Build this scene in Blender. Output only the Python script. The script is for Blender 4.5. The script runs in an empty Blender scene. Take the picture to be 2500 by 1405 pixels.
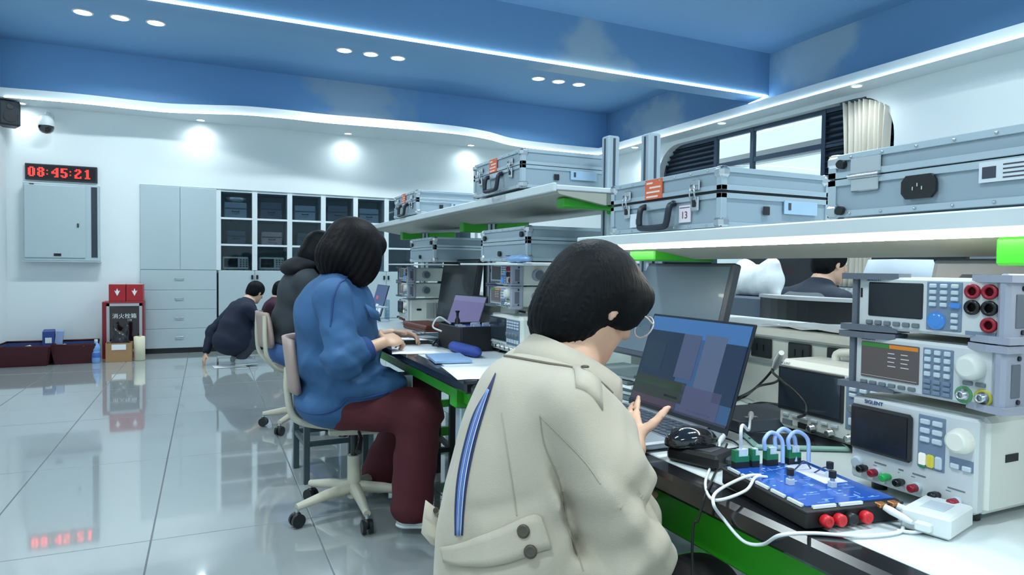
import bpy, bmesh, math, random
import numpy as np
from mathutils import Vector, Matrix, Euler
from mathutils.bvhtree import BVHTree
random.seed(7); np.random.seed(7)
S = bpy.context.scene
COL = S.collection
PI = math.pi
def V(*a): return Vector(a[0] if len(a) == 1 else a)
def rad(d): return d * PI / 180

# ------------------------------------------------------------------ camera
FPX, CX, CY, CAMH = 1621.0, 1250.0, 702.5, 1.11
_d1 = Vector(((505-CX)/FPX, (CY-645)/FPX, -1)).normalized()      # bench direction  (+Y) in camera axes
_d2 = Vector(((4780-CX)/FPX, (CY-697)/FPX, -1)).normalized()     # across the room  (+X) in camera axes
_d2 = (_d2 - _d1*_d2.dot(_d1)).normalized()
_d3 = _d2.cross(_d1)
RC = Matrix((_d2, _d1, _d3))
cam = bpy.data.cameras.new('camera'); cam.sensor_width = 36.0; cam.lens = FPX/2500*36; cam.clip_start = 0.02
camo = bpy.data.objects.new('camera', cam); COL.objects.link(camo)
camo.matrix_world = Matrix.Translation((0, 0, CAMH)) @ RC.to_4x4()
S.camera = camo
def at(x, y, X=None, Y=None, Z=None):
    r = RC @ Vector(((x-CX)/FPX, (CY-y)/FPX, -1.0))
    t = X/r.x if X is not None else Y/r.y if Y is not None else (Z-CAMH)/r.z
    return Vector((0, 0, CAMH)) + r*t

# ------------------------------------------------------------------ light & exposure
S.view_settings.view_transform = 'Standard'; S.view_settings.look = 'None'
S.view_settings.gamma = 1.0; S.view_settings.use_curve_mapping = False
S.view_settings.exposure = -0.12
S.cycles.max_bounces = 8; S.cycles.diffuse_bounces = 4; S.cycles.glossy_bounces = 4
S.cycles.transmission_bounces = 6; S.cycles.transparent_max_bounces = 12
S.cycles.sample_clamp_indirect = 4.0; S.cycles.caustics_reflective = False; S.cycles.caustics_refractive = False
W = bpy.data.worlds.new('overcast daylight'); S.world = W; W.use_nodes = True
W.node_tree.nodes['Background'].inputs[0].default_value = (0.80, 0.92, 1.0, 1)
W.node_tree.nodes['Background'].inputs[1].default_value = 1.6
LAMP = (0.86, 0.98, 1.0)
DOWN_W, SOFFIT_W, STRIP_E, BENCH_E = 14.5, 15.0, 12.0, 26.0

# ------------------------------------------------------------------ materials
def lin(c):
    c = c/255.0
    return c/12.92 if c <= 0.04045 else ((c+0.055)/1.055)**2.4
def rgb(c): return (lin(c[0]), lin(c[1]), lin(c[2]), 1.0)
MATS = {}
def mat(name, c, rough=0.5, metal=0.0, var=0.06, scale=8.0, bump=0.0, bscale=60.0, coat=0.0, spec=0.5, sheen=0.0, stretch=None):
    if name in MATS: return MATS[name]
    m = bpy.data.materials.new(name); m.use_nodes = True; MATS[name] = m
    nt = m.node_tree; p = nt.nodes['Principled BSDF']; N = nt.nodes.new; L = nt.links.new
    tc = N('ShaderNodeTexCoord'); no = N('ShaderNodeTexNoise'); no.inputs['Scale'].default_value = scale; no.inputs['Detail'].default_value = 4
    src = tc.outputs['Object']
    if stretch:
        mp = N('ShaderNodeMapping'); mp.inputs['Scale'].default_value = stretch; L(src, mp.inputs['Vector']); src = mp.outputs['Vector']
    L(src, no.inputs['Vector'])
    mx = N('ShaderNodeMix'); mx.data_type = 'RGBA'
    a = rgb(c); mx.inputs['A'].default_value = tuple(max(0, v*(1-var)) for v in a[:3])+(1,); mx.inputs['B'].default_value = tuple(min(1, v*(1+var)) for v in a[:3])+(1,)
    L(no.outputs['Fac'], mx.inputs['Factor']); L(mx.outputs['Result'], p.inputs['Base Color'])
    p.inputs['Roughness'].default_value = rough; p.inputs['Metallic'].default_value = metal
    p.inputs['Coat Weight'].default_value = coat; p.inputs['Specular IOR Level'].default_value = spec
    if sheen: p.inputs['Sheen Weight'].default_value = sheen
    if bump:
        n2 = N('ShaderNodeTexNoise'); n2.inputs['Scale'].default_value = bscale; L(src, n2.inputs['Vector'])
        b = N('ShaderNodeBump'); b.inputs['Strength'].default_value = bump; b.inputs['Distance'].default_value = 0.01
        L(n2.outputs['Fac'], b.inputs['Height']); L(b.outputs['Normal'], p.inputs['Normal'])
    return m
def emat(name, c, e, var=0.0):
    if name in MATS: return MATS[name]
    m = bpy.data.materials.new(name); m.use_nodes = True; MATS[name] = m
    nt = m.node_tree; p = nt.nodes['Principled BSDF']; a = rgb(c)
    no = nt.nodes.new('ShaderNodeTexNoise'); no.inputs['Scale'].default_value = 9
    mx = nt.nodes.new('ShaderNodeMix'); mx.data_type = 'RGBA'
    mx.inputs['A'].default_value = tuple(v*(1-var) for v in a[:3])+(1,); mx.inputs['B'].default_value = tuple(v*(1+var) for v in a[:3])+(1,)
    nt.links.new(no.outputs['Fac'], mx.inputs['Factor']); nt.links.new(mx.outputs['Result'], p.inputs['Emission Color'])
    p.inputs['Base Color'].default_value = tuple(v*0.2 for v in a[:3])+(1,)
    p.inputs['Emission Strength'].default_value = e; p.inputs['Roughness'].default_value = 0.25
    return m
def glassmat(name, tint, gloss=0.06):
    if name in MATS: return MATS[name]
    m = bpy.data.materials.new(name); m.use_nodes = True; MATS[name] = m
    nt = m.node_tree; nt.nodes.clear(); N = nt.nodes.new
    o = N('ShaderNodeOutputMaterial'); t = N('ShaderNodeBsdfTransparent'); g = N('ShaderNodeBsdfGlossy'); x = N('ShaderNodeMixShader'); f = N('ShaderNodeMath'); lw = N('ShaderNodeLayerWeight'); pw = N('ShaderNodeMath')
    no = N('ShaderNodeTexNoise'); no.inputs['Scale'].default_value = 3
    t.inputs[0].default_value = rgb(tint); g.inputs['Roughness'].default_value = 0.02; f.operation = 'MULTIPLY_ADD'; f.inputs[1].default_value = 0.5; f.inputs[2].default_value = gloss*0.5; pw.operation = 'POWER'; pw.inputs[1].default_value = 4.0
    L = nt.links.new; L(lw.outputs['Facing'], pw.inputs[0]); L(pw.outputs[0], f.inputs[0])
    L(f.outputs[0], x.inputs[0]); L(t.outputs[0], x.inputs[1]); L(g.outputs[0], x.inputs[2]); L(x.outputs[0], o.inputs[0])
    return m

# ------------------------------------------------------------------ mesh builder
def frame(d):
    d = Vector(d).normalized(); a = Vector((0, 0, 1)) if abs(d.z) < 0.95 else Vector((1, 0, 0))
    s = d.cross(a).normalized(); return s, s.cross(d).normalized()
FINE = {'rivets', 'board_print', 'sticker_print', 'label_print', 'screen_text', 'vents', 'components', 'print', 'caption', 'socket_holes', 'pins', 'screws', 'feet'}     # too small to pick apart
class MB:
    def __init__(s, m=None): s.bm = bmesh.new(); s.ms = []; s.m = m; s.T = None
    def _i(s, m):
        m = m or s.m
        if m not in s.ms: s.ms.append(m)
        return s.ms.index(m)
    def _add(s, vs, fs, m, smooth=False):
        i = s._i(m)
        if s.T is not None: vs = [s.T @ Vector(v) for v in vs]
        bv = [s.bm.verts.new(v) for v in vs]
        for f in fs:
            try: q = s.bm.faces.new([bv[k] for k in f]); q.material_index = i; q.smooth = smooth
            except ValueError: pass
        return s
    def box(s, c, d, m=None, R=None, bev=0.0):
        hx, hy, hz = d[0]/2, d[1]/2, d[2]/2; c = Vector(c)
        b = min(bev, hx*0.9, hy*0.9, hz*0.9)
        if b <= 0:
            vs = [Vector((x*hx, y*hy, z*hz)) for x in (-1, 1) for y in (-1, 1) for z in (-1, 1)]
            fs = [(0, 1, 3, 2), (4, 6, 7, 5), (0, 4, 5, 1), (2, 3, 7, 6), (0, 2, 6, 4), (1, 5, 7, 3)]
        else:
            vs = []; ix = {}
            for x in (-1, 1):
                for y in (-1, 1):
                    for z in (-1, 1):
                        for a in range(3):
                            q = [x*(hx-b), y*(hy-b), z*(hz-b)]; q[a] = (x, y, z)[a]*(hx, hy, hz)[a]
                            ix[(x, y, z, a)] = len(vs); vs.append(Vector(q))
            fs = []
            for a in range(3):
                o = [k for k in range(3) if k != a]
                for sg in (-1, 1):
                    loop = []
                    for p, q in ((-1, -1), (1, -1), (1, 1), (-1, 1)):
                        k = [0, 0, 0]; k[a] = sg; k[o[0]] = p; k[o[1]] = q; loop.append(ix[tuple(k)+(a,)])
                    flip = (sg > 0) == (a == 1); fs.append(tuple(reversed(loop)) if flip else tuple(loop))
            for a in range(3):
                o = [k for k in range(3) if k != a]
                for p in (-1, 1):
                    for q in (-1, 1):
                        k0 = [0]*3; k1 = [0]*3; k0[a] = -1; k1[a] = 1
                        for k in (k0, k1): k[o[0]] = p; k[o[1]] = q
                        f = (ix[tuple(k0)+(o[0],)], ix[tuple(k1)+(o[0],)], ix[tuple(k1)+(o[1],)], ix[tuple(k0)+(o[1],)])
                        fs.append(f)
            for x in (-1, 1):
                for y in (-1, 1):
                    for z in (-1, 1): fs.append((ix[(x, y, z, 0)], ix[(x, y, z, 1)], ix[(x, y, z, 2)]))
        if R is not None: vs = [R @ v for v in vs]
        return s._add([v+c for v in vs], fs, m)
    def bx(s, x0, x1, y0, y1, z0, z1, m=None, bev=0.0):
        return s.box(((x0+x1)/2, (y0+y1)/2, (z0+z1)/2), (abs(x1-x0), abs(y1-y0), abs(z1-z0)), m, None, bev)
    def tube(s, pts, r, m=None, seg=8, cap=True, closed=False):
        pts = [Vector(p) for p in pts]; n = len(pts); rr = r if isinstance(r, (list, tuple)) else [r]*n
        vs = []; fs = []; u = None
        for i, p in enumerate(pts):
            if closed: d = pts[(i+1) % n]-pts[i-1]
            else: d = pts[min(i+1, n-1)]-pts[max(i-1, 0)]
            d.normalize()
            if u is None: u, _ = frame(d)
            else: u = (u-d*u.dot(d)).normalized() if (u-d*u.dot(d)).length > 1e-6 else frame(d)[0]
            w = d.cross(u)
            for k in range(seg):
                a = 2*PI*k/seg; vs.append(p+(u*math.cos(a)+w*math.sin(a))*rr[i])
        rows = n if closed else n-1
        for i in range(rows):
            j = (i+1) % n
            for k in range(seg): fs.append((i*seg+k, i*seg+(k+1) % seg, j*seg+(k+1) % seg, j*seg+k))
        s._add(vs, fs, m, True)
        if cap and not closed:
            s._add(vs[:seg], [tuple(reversed(range(seg)))], m); s._add(vs[-seg:], [tuple(range(seg))], m)
        return s
    def cyl(s, p0, p1, r, m=None, seg=16, r1=None): return s.tube([p0, p1], [r, r if r1 is None else r1], m, seg)
    def lathe(s, prof, m=None, seg=20, o=(0, 0, 0), axis=(0, 0, 1)):
        ax = Vector(axis).normalized(); u, w = frame(ax); o = Vector(o); vs = []; fs = []
        for r, z in prof:
            for k in range(seg):
                a = 2*PI*k/seg; vs.append(o+ax*z+(u*math.cos(a)+w*math.sin(a))*r)
        for i in range(len(prof)-1):
            for k in range(seg): fs.append((i*seg+k, i*seg+(k+1) % seg, (i+1)*seg+(k+1) % seg, (i+1)*seg+k))
        s._add(vs, fs, m, True)
        s._add(vs[:seg], [tuple(reversed(range(seg)))], m); s._add(vs[-seg:], [tuple(range(seg))], m)
        return s
    def ball(s, c, r, m=None, seg=12, R=None):
        if not isinstance(r, (tuple, list)): r = (r, r, r)
        vs = []; fs = []; n = seg//2+1
        for i in range(n+1):
            t = PI*i/n
            for k in range(seg):
                a = 2*PI*k/seg; q = Vector((r[0]*math.sin(t)*math.cos(a), r[1]*math.sin(t)*math.sin(a), r[2]*math.cos(t)))
                vs.append((R @ q if R else q)+Vector(c))
        for i in range(n):
            for k in range(seg): fs.append((i*seg+k, (i+1)*seg+k, (i+1)*seg+(k+1) % seg, i*seg+(k+1) % seg))
        return s._add(vs, fs, m, True)
    def prism(s, poly, ext, m=None, smooth=False):
        poly = [Vector(p) for p in poly]; e = Vector(ext); n = len(poly)
        vs = poly+[p+e for p in poly]
        fs = [tuple(reversed(range(n))), tuple(range(n, 2*n))]+[(i, (i+1) % n, n+(i+1) % n, n+i) for i in range(n)]
        return s._add(vs, fs, m, smooth)
    def sheet(s, grid, m=None, thick=0.0, smooth=True):
        r = len(grid); c = len(grid[0]); vs = [Vector(p) for row in grid for p in row]
        fs = [(i*c+j, i*c+j+1, (i+1)*c+j+1, (i+1)*c+j) for i in range(r-1) for j in range(c-1)]
        if thick:
            nrm = []
            for i in range(r):
                for j in range(c):
                    a = vs[min(i+1, r-1)*c+j]-vs[max(i-1, 0)*c+j]; b = vs[i*c+min(j+1, c-1)]-vs[i*c+max(j-1, 0)]
                    nrm.append(a.cross(b).normalized())
            n = len(vs); vs = vs+[v-q*thick for v, q in zip(vs, nrm)]
            fs = fs+[tuple(n+k for k in reversed(f)) for f in fs]
            for i in range(r-1):
                for j in (0, c-1): fs.append((i*c+j, (i+1)*c+j, n+(i+1)*c+j, n+i*c+j))
            for j in range(c-1):
                for i in (0, r-1): fs.append((i*c+j, i*c+j+1, n+i*c+j+1, n+i*c+j))
        return s._add(vs, fs, m, smooth)
    def build(s, name, parent=None, off=True):
        bmesh.ops.recalc_face_normals(s.bm, faces=s.bm.faces)
        me = bpy.data.meshes.new(name); s.bm.to_mesh(me); s.bm.free()
        for m in s.ms: me.materials.append(m)
        o = bpy.data.objects.new(name, me); COL.objects.link(o)
        if name in FINE: o['kind'] = 'stuff'
        if parent is not None:
            o.parent = parent
            if off and parent.get('_world'): o.location = -Vector(parent['_world'])
        return o
def tag(o, label, cat, group=None, kind=None):
    o['label'] = label; o['category'] = cat
    if group: o['group'] = group
    if kind: o['kind'] = kind
    return o
def thing(name, label, cat, loc=(0, 0, 0), rz=0.0, group=None, world=False):
    o = bpy.data.objects.new(name, None); COL.objects.link(o); o.empty_display_size = 0.05
    o.location = loc; o.rotation_euler = (0, 0, rz)
    if world: o['_world'] = tuple(loc)          # parts are modelled in room coordinates
    return tag(o, label, cat, group)
def struct(mb, name, parent=None):
    o = mb.build(name, parent)
    if parent is None: o['kind'] = 'structure'
    return o
def kids(o): return [c for c in COL.objects if c.parent == o]
def dup(root, loc, rz, label, group=None, name=None):
    tree = {}
    for o in COL.objects:
        if o.parent is not None: tree.setdefault(o.parent.name, []).append(o)
    def cp(o, par):
        c = o.copy(); COL.objects.link(c)
        if par is not None: c.parent = par
        for k in tree.get(o.name, []): cp(k, c)
        return c
    r = cp(root, None); r.location = loc; r.rotation_euler = (0, 0, rz); r['label'] = label
    if group: r['group'] = group
    return r
def text(name, s, size, m, parent, loc, R, ext=0.0004, align='CENTER'):
    cu = bpy.data.curves.new(name, 'FONT'); cu.body = s; cu.size = size; cu.extrude = ext; cu.align_x = align; cu.align_y = 'CENTER'
    cu.materials.append(m); fo = bpy.data.objects.new(name, cu); COL.objects.link(fo); bpy.context.view_layer.update()
    me = bpy.data.meshes.new_from_object(fo.evaluated_get(bpy.context.evaluated_depsgraph_get())); me.name = name; bpy.data.objects.remove(fo); bpy.data.curves.remove(cu)
    o = bpy.data.objects.new(name, me); COL.objects.link(o); o.parent = parent
    M = Matrix.Translation(loc) @ R.to_4x4(); o.matrix_local = M
    if parent.get('_world'): o.location = Vector(loc)-Vector(parent['_world'])
    return o
RFRONT = Matrix(((1, 0, 0), (0, 0, -1), (0, 1, 0)))     # text standing on a face that looks along -Y
def curve(pts, n=8):
    """Catmull-Rom through points"""
    P = [Vector(p) for p in pts]; P = [P[0]*2-P[1]]+P+[P[-1]*2-P[-2]]; out = []
    for i in range(1, len(P)-2):
        a, b, c, d = P[i-1:i+3]
        for k in range(n):
            t = k/n; out.append(0.5*((2*b)+(c-a)*t+(2*a-5*b+4*c-d)*t*t+(-a+3*b-3*c+d)*t*t*t))
    out.append(P[-2]); return out

# ------------------------------------------------------------------ smooth solids for bodies and cloth
class Sdf:
    def __init__(s, lo, hi, h):
        s.lo = np.array(lo, float); s.h = h; s.n = np.ceil((np.array(hi, float)-s.lo)/h).astype(int)+1
        s.d = np.full(tuple(s.n), 1.0, np.float32)
    def reg(s, lo, hi):
        a = np.clip(np.floor((np.array(lo)-s.lo)/s.h).astype(int), 0, s.n); b = np.clip(np.ceil((np.array(hi)-s.lo)/s.h).astype(int)+1, 0, s.n)
        sl = tuple(slice(i, j) for i, j in zip(a, b))
        X, Y, Z = np.meshgrid(*[s.lo[k]+s.h*np.arange(a[k], b[k]) for k in range(3)], indexing='ij', sparse=True)
        return sl, X, Y, Z
    def mix(s, fn, lo, hi, k, sub=False):
        m = k+4*s.h; sl, X, Y, Z = s.reg(np.array(lo)-m, np.array(hi)+m)
        a = s.d[sl]
        if a.size == 0: return s
        v = fn(X, Y, Z).astype(np.float32)
        if sub: a, v = -a, v
        if k > 0:
            h = np.clip(0.5+0.5*(a-v)/k, 0, 1); r = a+(v-a)*h-k*h*(1-h)
        else: r = np.minimum(a, v)
        s.d[sl] = -r if sub else r
        return s
    def cone(s, p0, p1, r0, r1=None, k=0.02, sub=False):
        r1 = r0 if r1 is None else r1; p0 = np.array(p0, float); p1 = np.array(p1, float); b = p1-p0; bb = max(b.dot(b), 1e-9)
        def fn(X, Y, Z):
            x, y, z = X-p0[0], Y-p0[1], Z-p0[2]; t = np.clip((x*b[0]+y*b[1]+z*b[2])/bb, 0, 1)
            return np.sqrt((x-t*b[0])**2+(y-t*b[1])**2+(z-t*b[2])**2)-(r0+(r1-r0)*t)
        r = max(r0, r1); return s.mix(fn, np.minimum(p0, p1)-r, np.maximum(p0, p1)+r, k, sub)
    def chain(s, pts, rs, k=0.02):
        for i in range(len(pts)-1): s.cone(pts[i], pts[i+1], rs[i], rs[i+1], k)
        return s
    def ell(s, c, r, R=None, k=0.02, sub=False):
        c = np.array(c, float); M = np.array(R) if R is not None else np.eye(3); r = np.array(r, float)
        def fn(X, Y, Z):
            x, y, z = X-c[0], Y-c[1], Z-c[2]
            q = [(M[0][j]*x+M[1][j]*y+M[2][j]*z) for j in range(3)]
            k0 = np.sqrt(sum((q[j]/r[j])**2 for j in range(3))); k1 = np.sqrt(sum((q[j]/r[j]**2)**2 for j in range(3)))
            return k0*(k0-1)/np.maximum(k1, 1e-6)
        m = r.max(); return s.mix(fn, c-m, c+m, k, sub)
    def plane(s, p, nrm):          # keep the side the normal points away from
        p = np.array(p, float); n = np.array(nrm, float); n /= np.linalg.norm(n)
        sl, X, Y, Z = s.reg(s.lo, s.lo+s.h*s.n)
        s.d = np.maximum(s.d, ((X-p[0])*n[0]+(Y-p[1])*n[1]+(Z-p[2])*n[2]).astype(np.float32)); return s
    def disp(s, fn):
        sl, X, Y, Z = s.reg(s.lo, s.lo+s.h*s.n); s.d = s.d+fn(X, Y, Z).astype(np.float32); return s
    def data(s, smooth=2):
        d = s.d; ins = d < 0; nx, ny, nz = d.shape
        C = np.zeros((nx-1, ny-1, nz-1), int)
        for i in (0, 1):
            for j in (0, 1):
                for k in (0, 1): C += ins[i:nx-1+i, j:ny-1+j, k:nz-1+k]
        act = np.argwhere((C > 0) & (C < 8))
        idx = np.full(C.shape, -1, int); idx[tuple(act.T)] = np.arange(len(act))
        acc = np.zeros((len(act), 3)); cnt = np.zeros(len(act))
        corners = [(i, j, k) for i in (0, 1) for j in (0, 1) for k in (0, 1)]
        for a in corners:
            for ax in range(3):
                if a[ax]: continue
                b = list(a); b[ax] = 1
                da = d[act[:, 0]+a[0], act[:, 1]+a[1], act[:, 2]+a[2]]; db = d[act[:, 0]+b[0], act[:, 1]+b[1], act[:, 2]+b[2]]
                m = (da < 0) != (db < 0); t = np.where(m, da/np.where(m, da-db, 1), 0)
                p = np.array(a)[None, :]+t[:, None]*(np.array(b)-np.array(a))[None, :]
                acc[m] += p[m]; cnt[m] += 1
        vs = (act+acc/cnt[:, None])*s.h+s.lo
        fs = []
        for ax in range(3):
            o = [k for k in range(3) if k != ax]
            sl0 = [slice(None)]*3; sl1 = [slice(None)]*3; sl0[ax] = slice(0, -1); sl1[ax] = slice(1, None)
            ch = ins[tuple(sl0)] != ins[tuple(sl1)]
            e = np.argwhere(ch)
            e = e[(e[:, o[0]] > 0) & (e[:, o[1]] > 0) & (e[:, o[0]] < d.shape[o[0]]-1) & (e[:, o[1]] < d.shape[o[1]]-1)]
            q = []
            for da, db in ((0, 0), (-1, 0), (-1, -1), (0, -1)):
                g = e.copy(); g[:, o[0]] += da; g[:, o[1]] += db; q.append(idx[tuple(g.T)])
            q = np.stack(q, 1); st = ins[tuple(e.T)]
            flip = st if ax == 1 else ~st
            q[flip] = q[flip][:, ::-1]; fs.append(q)
        fs = np.concatenate(fs)
        fs = fs[(fs >= 0).all(1)]
        for _ in range(smooth):
            sm = np.zeros_like(vs); n = np.zeros(len(vs))
            for a, b in ((0, 1), (1, 2), (2, 3), (3, 0)):
                np.add.at(sm, fs[:, a], vs[fs[:, b]]); np.add.at(sm, fs[:, b], vs[fs[:, a]]); np.add.at(n, fs[:, a], 1); np.add.at(n, fs[:, b], 1)
            vs = 0.5*vs+0.5*sm/np.maximum(n, 1)[:, None]
        return vs, fs
    def build(s, name, m, parent=None, smooth=2):
        vs, fs = s.data(smooth); me = bpy.data.meshes.new(name)
        me.vertices.add(len(vs)); me.vertices.foreach_set('co', vs.ravel().astype(np.float32))
        me.loops.add(fs.size); me.loops.foreach_set('vertex_index', fs.ravel().astype(np.int32))
        me.polygons.add(len(fs)); me.polygons.foreach_set('loop_start', np.arange(0, fs.size, 4, dtype=np.int32))
        me.update(calc_edges=True); me.validate()
        me.polygons.foreach_set('use_smooth', np.ones(len(me.polygons), bool))
        me.materials.append(m); o = bpy.data.objects.new(name, me); COL.objects.link(o)
        if parent is not None:
            o.parent = parent
            if parent.get('_world'): o.location = -Vector(parent['_world'])
        return o
# ================================================================== ROOM
YW, XR, XL, ZC, ZS = 9.2, 5.85, -2.05, 3.55, 2.88     # back wall, right wall, left wall, ceiling, soffit underside
mWall = mat('white wall paint', (226, 234, 236), 0.55, var=0.02, scale=2)
mCeil = mat('white soffit paint', (226, 236, 240), 0.6, var=0.02, scale=2)
mGrout = mat('dark tile joint', (112, 120, 122), 0.8)
mTile = mat('polished pale floor tile', (154, 161, 162), 0.06, var=0.035, scale=1.3, coat=0.5, spec=0.6)
def blue_paint(name, clouds, base=(118, 162, 202)):
    """sky-blue paint with soft painted clouds: (centre, radii) in object space"""
    m = mat(name, base, 0.6, var=0.05, scale=0.6)
    nt = m.node_tree; N = nt.nodes.new; L = nt.links.new; p = nt.nodes['Principled BSDF']
    base = p.inputs['Base Color'].links[0].from_socket
    tc = N('ShaderNodeTexCoord'); acc = None
    nz = N('ShaderNodeTexNoise'); nz.inputs['Scale'].default_value = 3.2; nz.inputs['Detail'].default_value = 6; L(tc.outputs['Object'], nz.inputs['Vector'])
    for c, r in clouds:
        mp = N('ShaderNodeMapping'); mp.vector_type = 'TEXTURE'; mp.inputs['Location'].default_value = c; mp.inputs['Scale'].default_value = r
        L(tc.outputs['Object'], mp.inputs['Vector'])
        ln = N('ShaderNodeVectorMath'); ln.operation = 'LENGTH'; L(mp.outputs['Vector'], ln.inputs[0])
        ad = N('ShaderNodeMath'); ad.operation = 'MULTIPLY_ADD'; L(nz.outputs['Fac'], ad.inputs[0]); ad.inputs[1].default_value = 1.5; ad.inputs[2].default_value = -0.75
        sm = N('ShaderNodeMath'); sm.operation = 'ADD'; L(ln.outputs['Value'], sm.inputs[0]); L(ad.outputs[0], sm.inputs[1])
        mr = N('ShaderNodeMapRange'); mr.interpolation_type = 'SMOOTHSTEP'; L(sm.outputs[0], mr.inputs['Value'])
        mr.inputs['From Min'].default_value = 1.12; mr.inputs['From Max'].default_value = 0.5
        if acc is None: acc = mr.outputs[0]
        else:
            mm = N('ShaderNodeMath'); mm.operation = 'MAXIMUM'; L(acc, mm.inputs[0]); L(mr.outputs[0], mm.inputs[1]); acc = mm.outputs[0]
    if acc is not None:
        gain = N('ShaderNodeMath'); gain.operation = 'MULTIPLY'; L(acc, gain.inputs[0]); gain.inputs[1].default_value = 0.62
        mx = N('ShaderNodeMix'); mx.data_type = 'RGBA'; mx.inputs['B'].default_value = rgb((190, 205, 208))
        L(gain.outputs[0], mx.inputs['Factor']); L(base, mx.inputs['A']); L(mx.outputs['Result'], p.inputs['Base Color'])
    return m
# floor: a bed of grout with every tile laid on it
b = MB(mGrout); b.bx(XL-0.2, XR+0.2, -4.2, YW+0.6, -0.06, -0.004); floor = struct(b, 'floor')
TS, TX, TY = 0.62, -0.205, 2.985
tm = MB(mTile); tm.box((0, 0, -0.006), (TS-0.005, 2*TS-0.005, 0.012), bev=0.0015); tile0 = tm.build('tile', floor)
first = True
for i in range(-3, 10):
    for j in range(-3, 6):
        x = TX+TS*(i+0.5); y = TY+2*TS*(j+0.5)
        if y-TS > YW or x > XR: continue
        if first: o = tile0; first = False
        else: o = tile0.copy(); COL.objects.link(o)
        o.location = (x, y, 0.0)
        o.rotation_euler = (random.uniform(-1, 1)*0.0006, random.uniform(-1, 1)*0.0006, 0)
# behind the photographer one plain slab of the same stone
b = MB(mTile); b.bx(XL, XR, -4.0, TY-6*TS-0.004, -0.012, 0.0); b.build('floor_slab', floor)
# back wall (with the recess of the built-in bookcase)
BX0, BX1, BZ1 = -0.737, 3.66, 2.063
b = MB(mWall); b.bx(XL-0.15, BX0, YW, YW+0.15, 0, 3.7); b.bx(BX1, XR+0.1, YW, YW+0.15, 0, 3.7); b.bx(BX0, BX1, YW, YW+0.15, BZ1, 3.7); b.bx(BX0-0.1, BX1+0.1, YW+0.5, YW+0.6, 0, 2.2); b.bx(BX0, BX1, YW+0.15, YW+0.5, BZ1, BZ1+0.08)
struct(b, 'wall_back')
b = MB(mWall); b.bx(XL-0.15, XL, -4.2, YW+0.1, 0, 3.7); struct(b, 'wall_left')
b = MB(mWall); b.bx(XL-0.15, XR+0.1, -4.2, -4.0, 0, 3.7); struct(b, 'wall_front')
# right wall with the long round-cornered window opening
WY0, WY1, WZ0, WZ1, WR = 4.20, 7.78, 0.95, 2.83, 0.42
mWallB = mWall
def wall_with_hole():
    b = MB(mWall)
    for x in (XR,):
        b.bx(x, x+0.2, -4.2, WY0, 0, 3.7); b.bx(x, x+0.2, WY1, YW+0.1, 0, 3.7); b.bx(x, x+0.2, WY0, WY1, 0, WZ0); b.bx(x, x+0.2, WY0, WY1, WZ1, 3.7)
        for (cy, sy) in ((WY0, 1), (WY1, -1)):
            arc = [(x, cy+sy*(WR-WR*math.sin(a)), WZ1-WR+WR*math.cos(a)) for a in [PI/2*k/8 for k in range(9)]]
            b.prism([(x, cy, WZ1)]+[p for p in arc], (0.2, 0, 0))
    return b
struct(wall_with_hole(), 'wall_right')
# ceiling and the blue band above the soffits
CLc = blue_paint('sky blue ceiling paint', [])
b = MB(CLc); b.bx(XL-0.1, XR+0.1, -4.2, YW+0.1, ZC, ZC+0.12); struct(b, 'ceiling')
pc1 = at(870, 225, Y=8.995)
CLb = blue_paint('sky blue upper wall paint with strip glow and a cloud', [((pc1.x, 9.0, pc1.z), (0.72, 1.0, 0.46)), ((pc1.x+0.1, 9.0, pc1.z-0.3), (0.66, 1.0, 0.3))], (128, 178, 226))  # base blue lightened to carry the light strip's glow on this wall
b = MB(CLb); b.bx(XL, XR, 9.0, 9.18, ZS+0.05, ZC); struct(b, 'trim_1')
pr1 = at(1980, 130, X=5.745); pr2 = at(1600, 290, X=5.745)
CLr = blue_paint('sky blue side wall paint with two clouds', [((5.75, pr1.y, pr1.z), (1, 0.55, 0.40)), ((5.75, pr1.y-0.25, pr1.z+0.08), (1, 0.36, 0.34)), ((5.75, pr2.y, pr2.z), (1, 0.75, 0.3))])
b = MB(CLr); b.bx(5.75, 5.84, -4.0, 9.0, ZS+0.05, ZC); struct(b, 'trim_2')
pb = at(1440, 120, Y=5.645)
CLm = blue_paint('sky blue beam paint with a cloud', [((pb.x, 5.65, pb.z-0.05), (0.3, 1, 0.42)), ((pb.x+0.02, 5.65, pb.z-0.2), (0.55, 1, 0.2))])
b = MB(CLm); b.bx(XL, 5.5, 5.65, 5.95, 3.075, ZC); b.bx(5.5, 5.749, 5.65, 5.95, 3.075, ZC); struct(b, 'trim_3')
# wavy back soffit
WV = [(XL, 8.83), (-1.6, 8.78), (-1.2, 8.76), (-0.75, 8.79), (-0.4, 8.78), (0.0, 8.65), (0.42, 8.5), (0.9, 8.47), (1.36, 8.49), (2.1, 8.42), (2.93, 8.37), (3.5, 8.5), (4.0, 8.77), (4.6, 8.86), (5.52, 8.86)]
wv = curve([(x, y, 0) for x, y in WV], 6)
b = MB(mCeil); n = len(wv)
poly = [(p.x, p.y, ZS) for p in wv]+[(5.52, YW+0.02, ZS), (XL, YW+0.02, ZS)]
b.prism(poly, (0, 0, 0.10)); struct(b, 'trim_4')
b = MB(mCeil); b.bx(5.52, XR+0.02, -4.0, YW+0.02, ZS, ZS+0.10); struct(b, 'trim_5')
mStrip = emat('cool white light strip', (215, 240, 255), STRIP_E)
b = MB(mStrip); b.tube([(p.x, p.y-0.004, ZS+0.001) for p in wv if p.x > XL+0.05], 0.007, seg=6)
tag(b.build('light_strip'), 'wavy white light strip along the edge of the back wall soffit', 'light strip', kind='thing')
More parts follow.
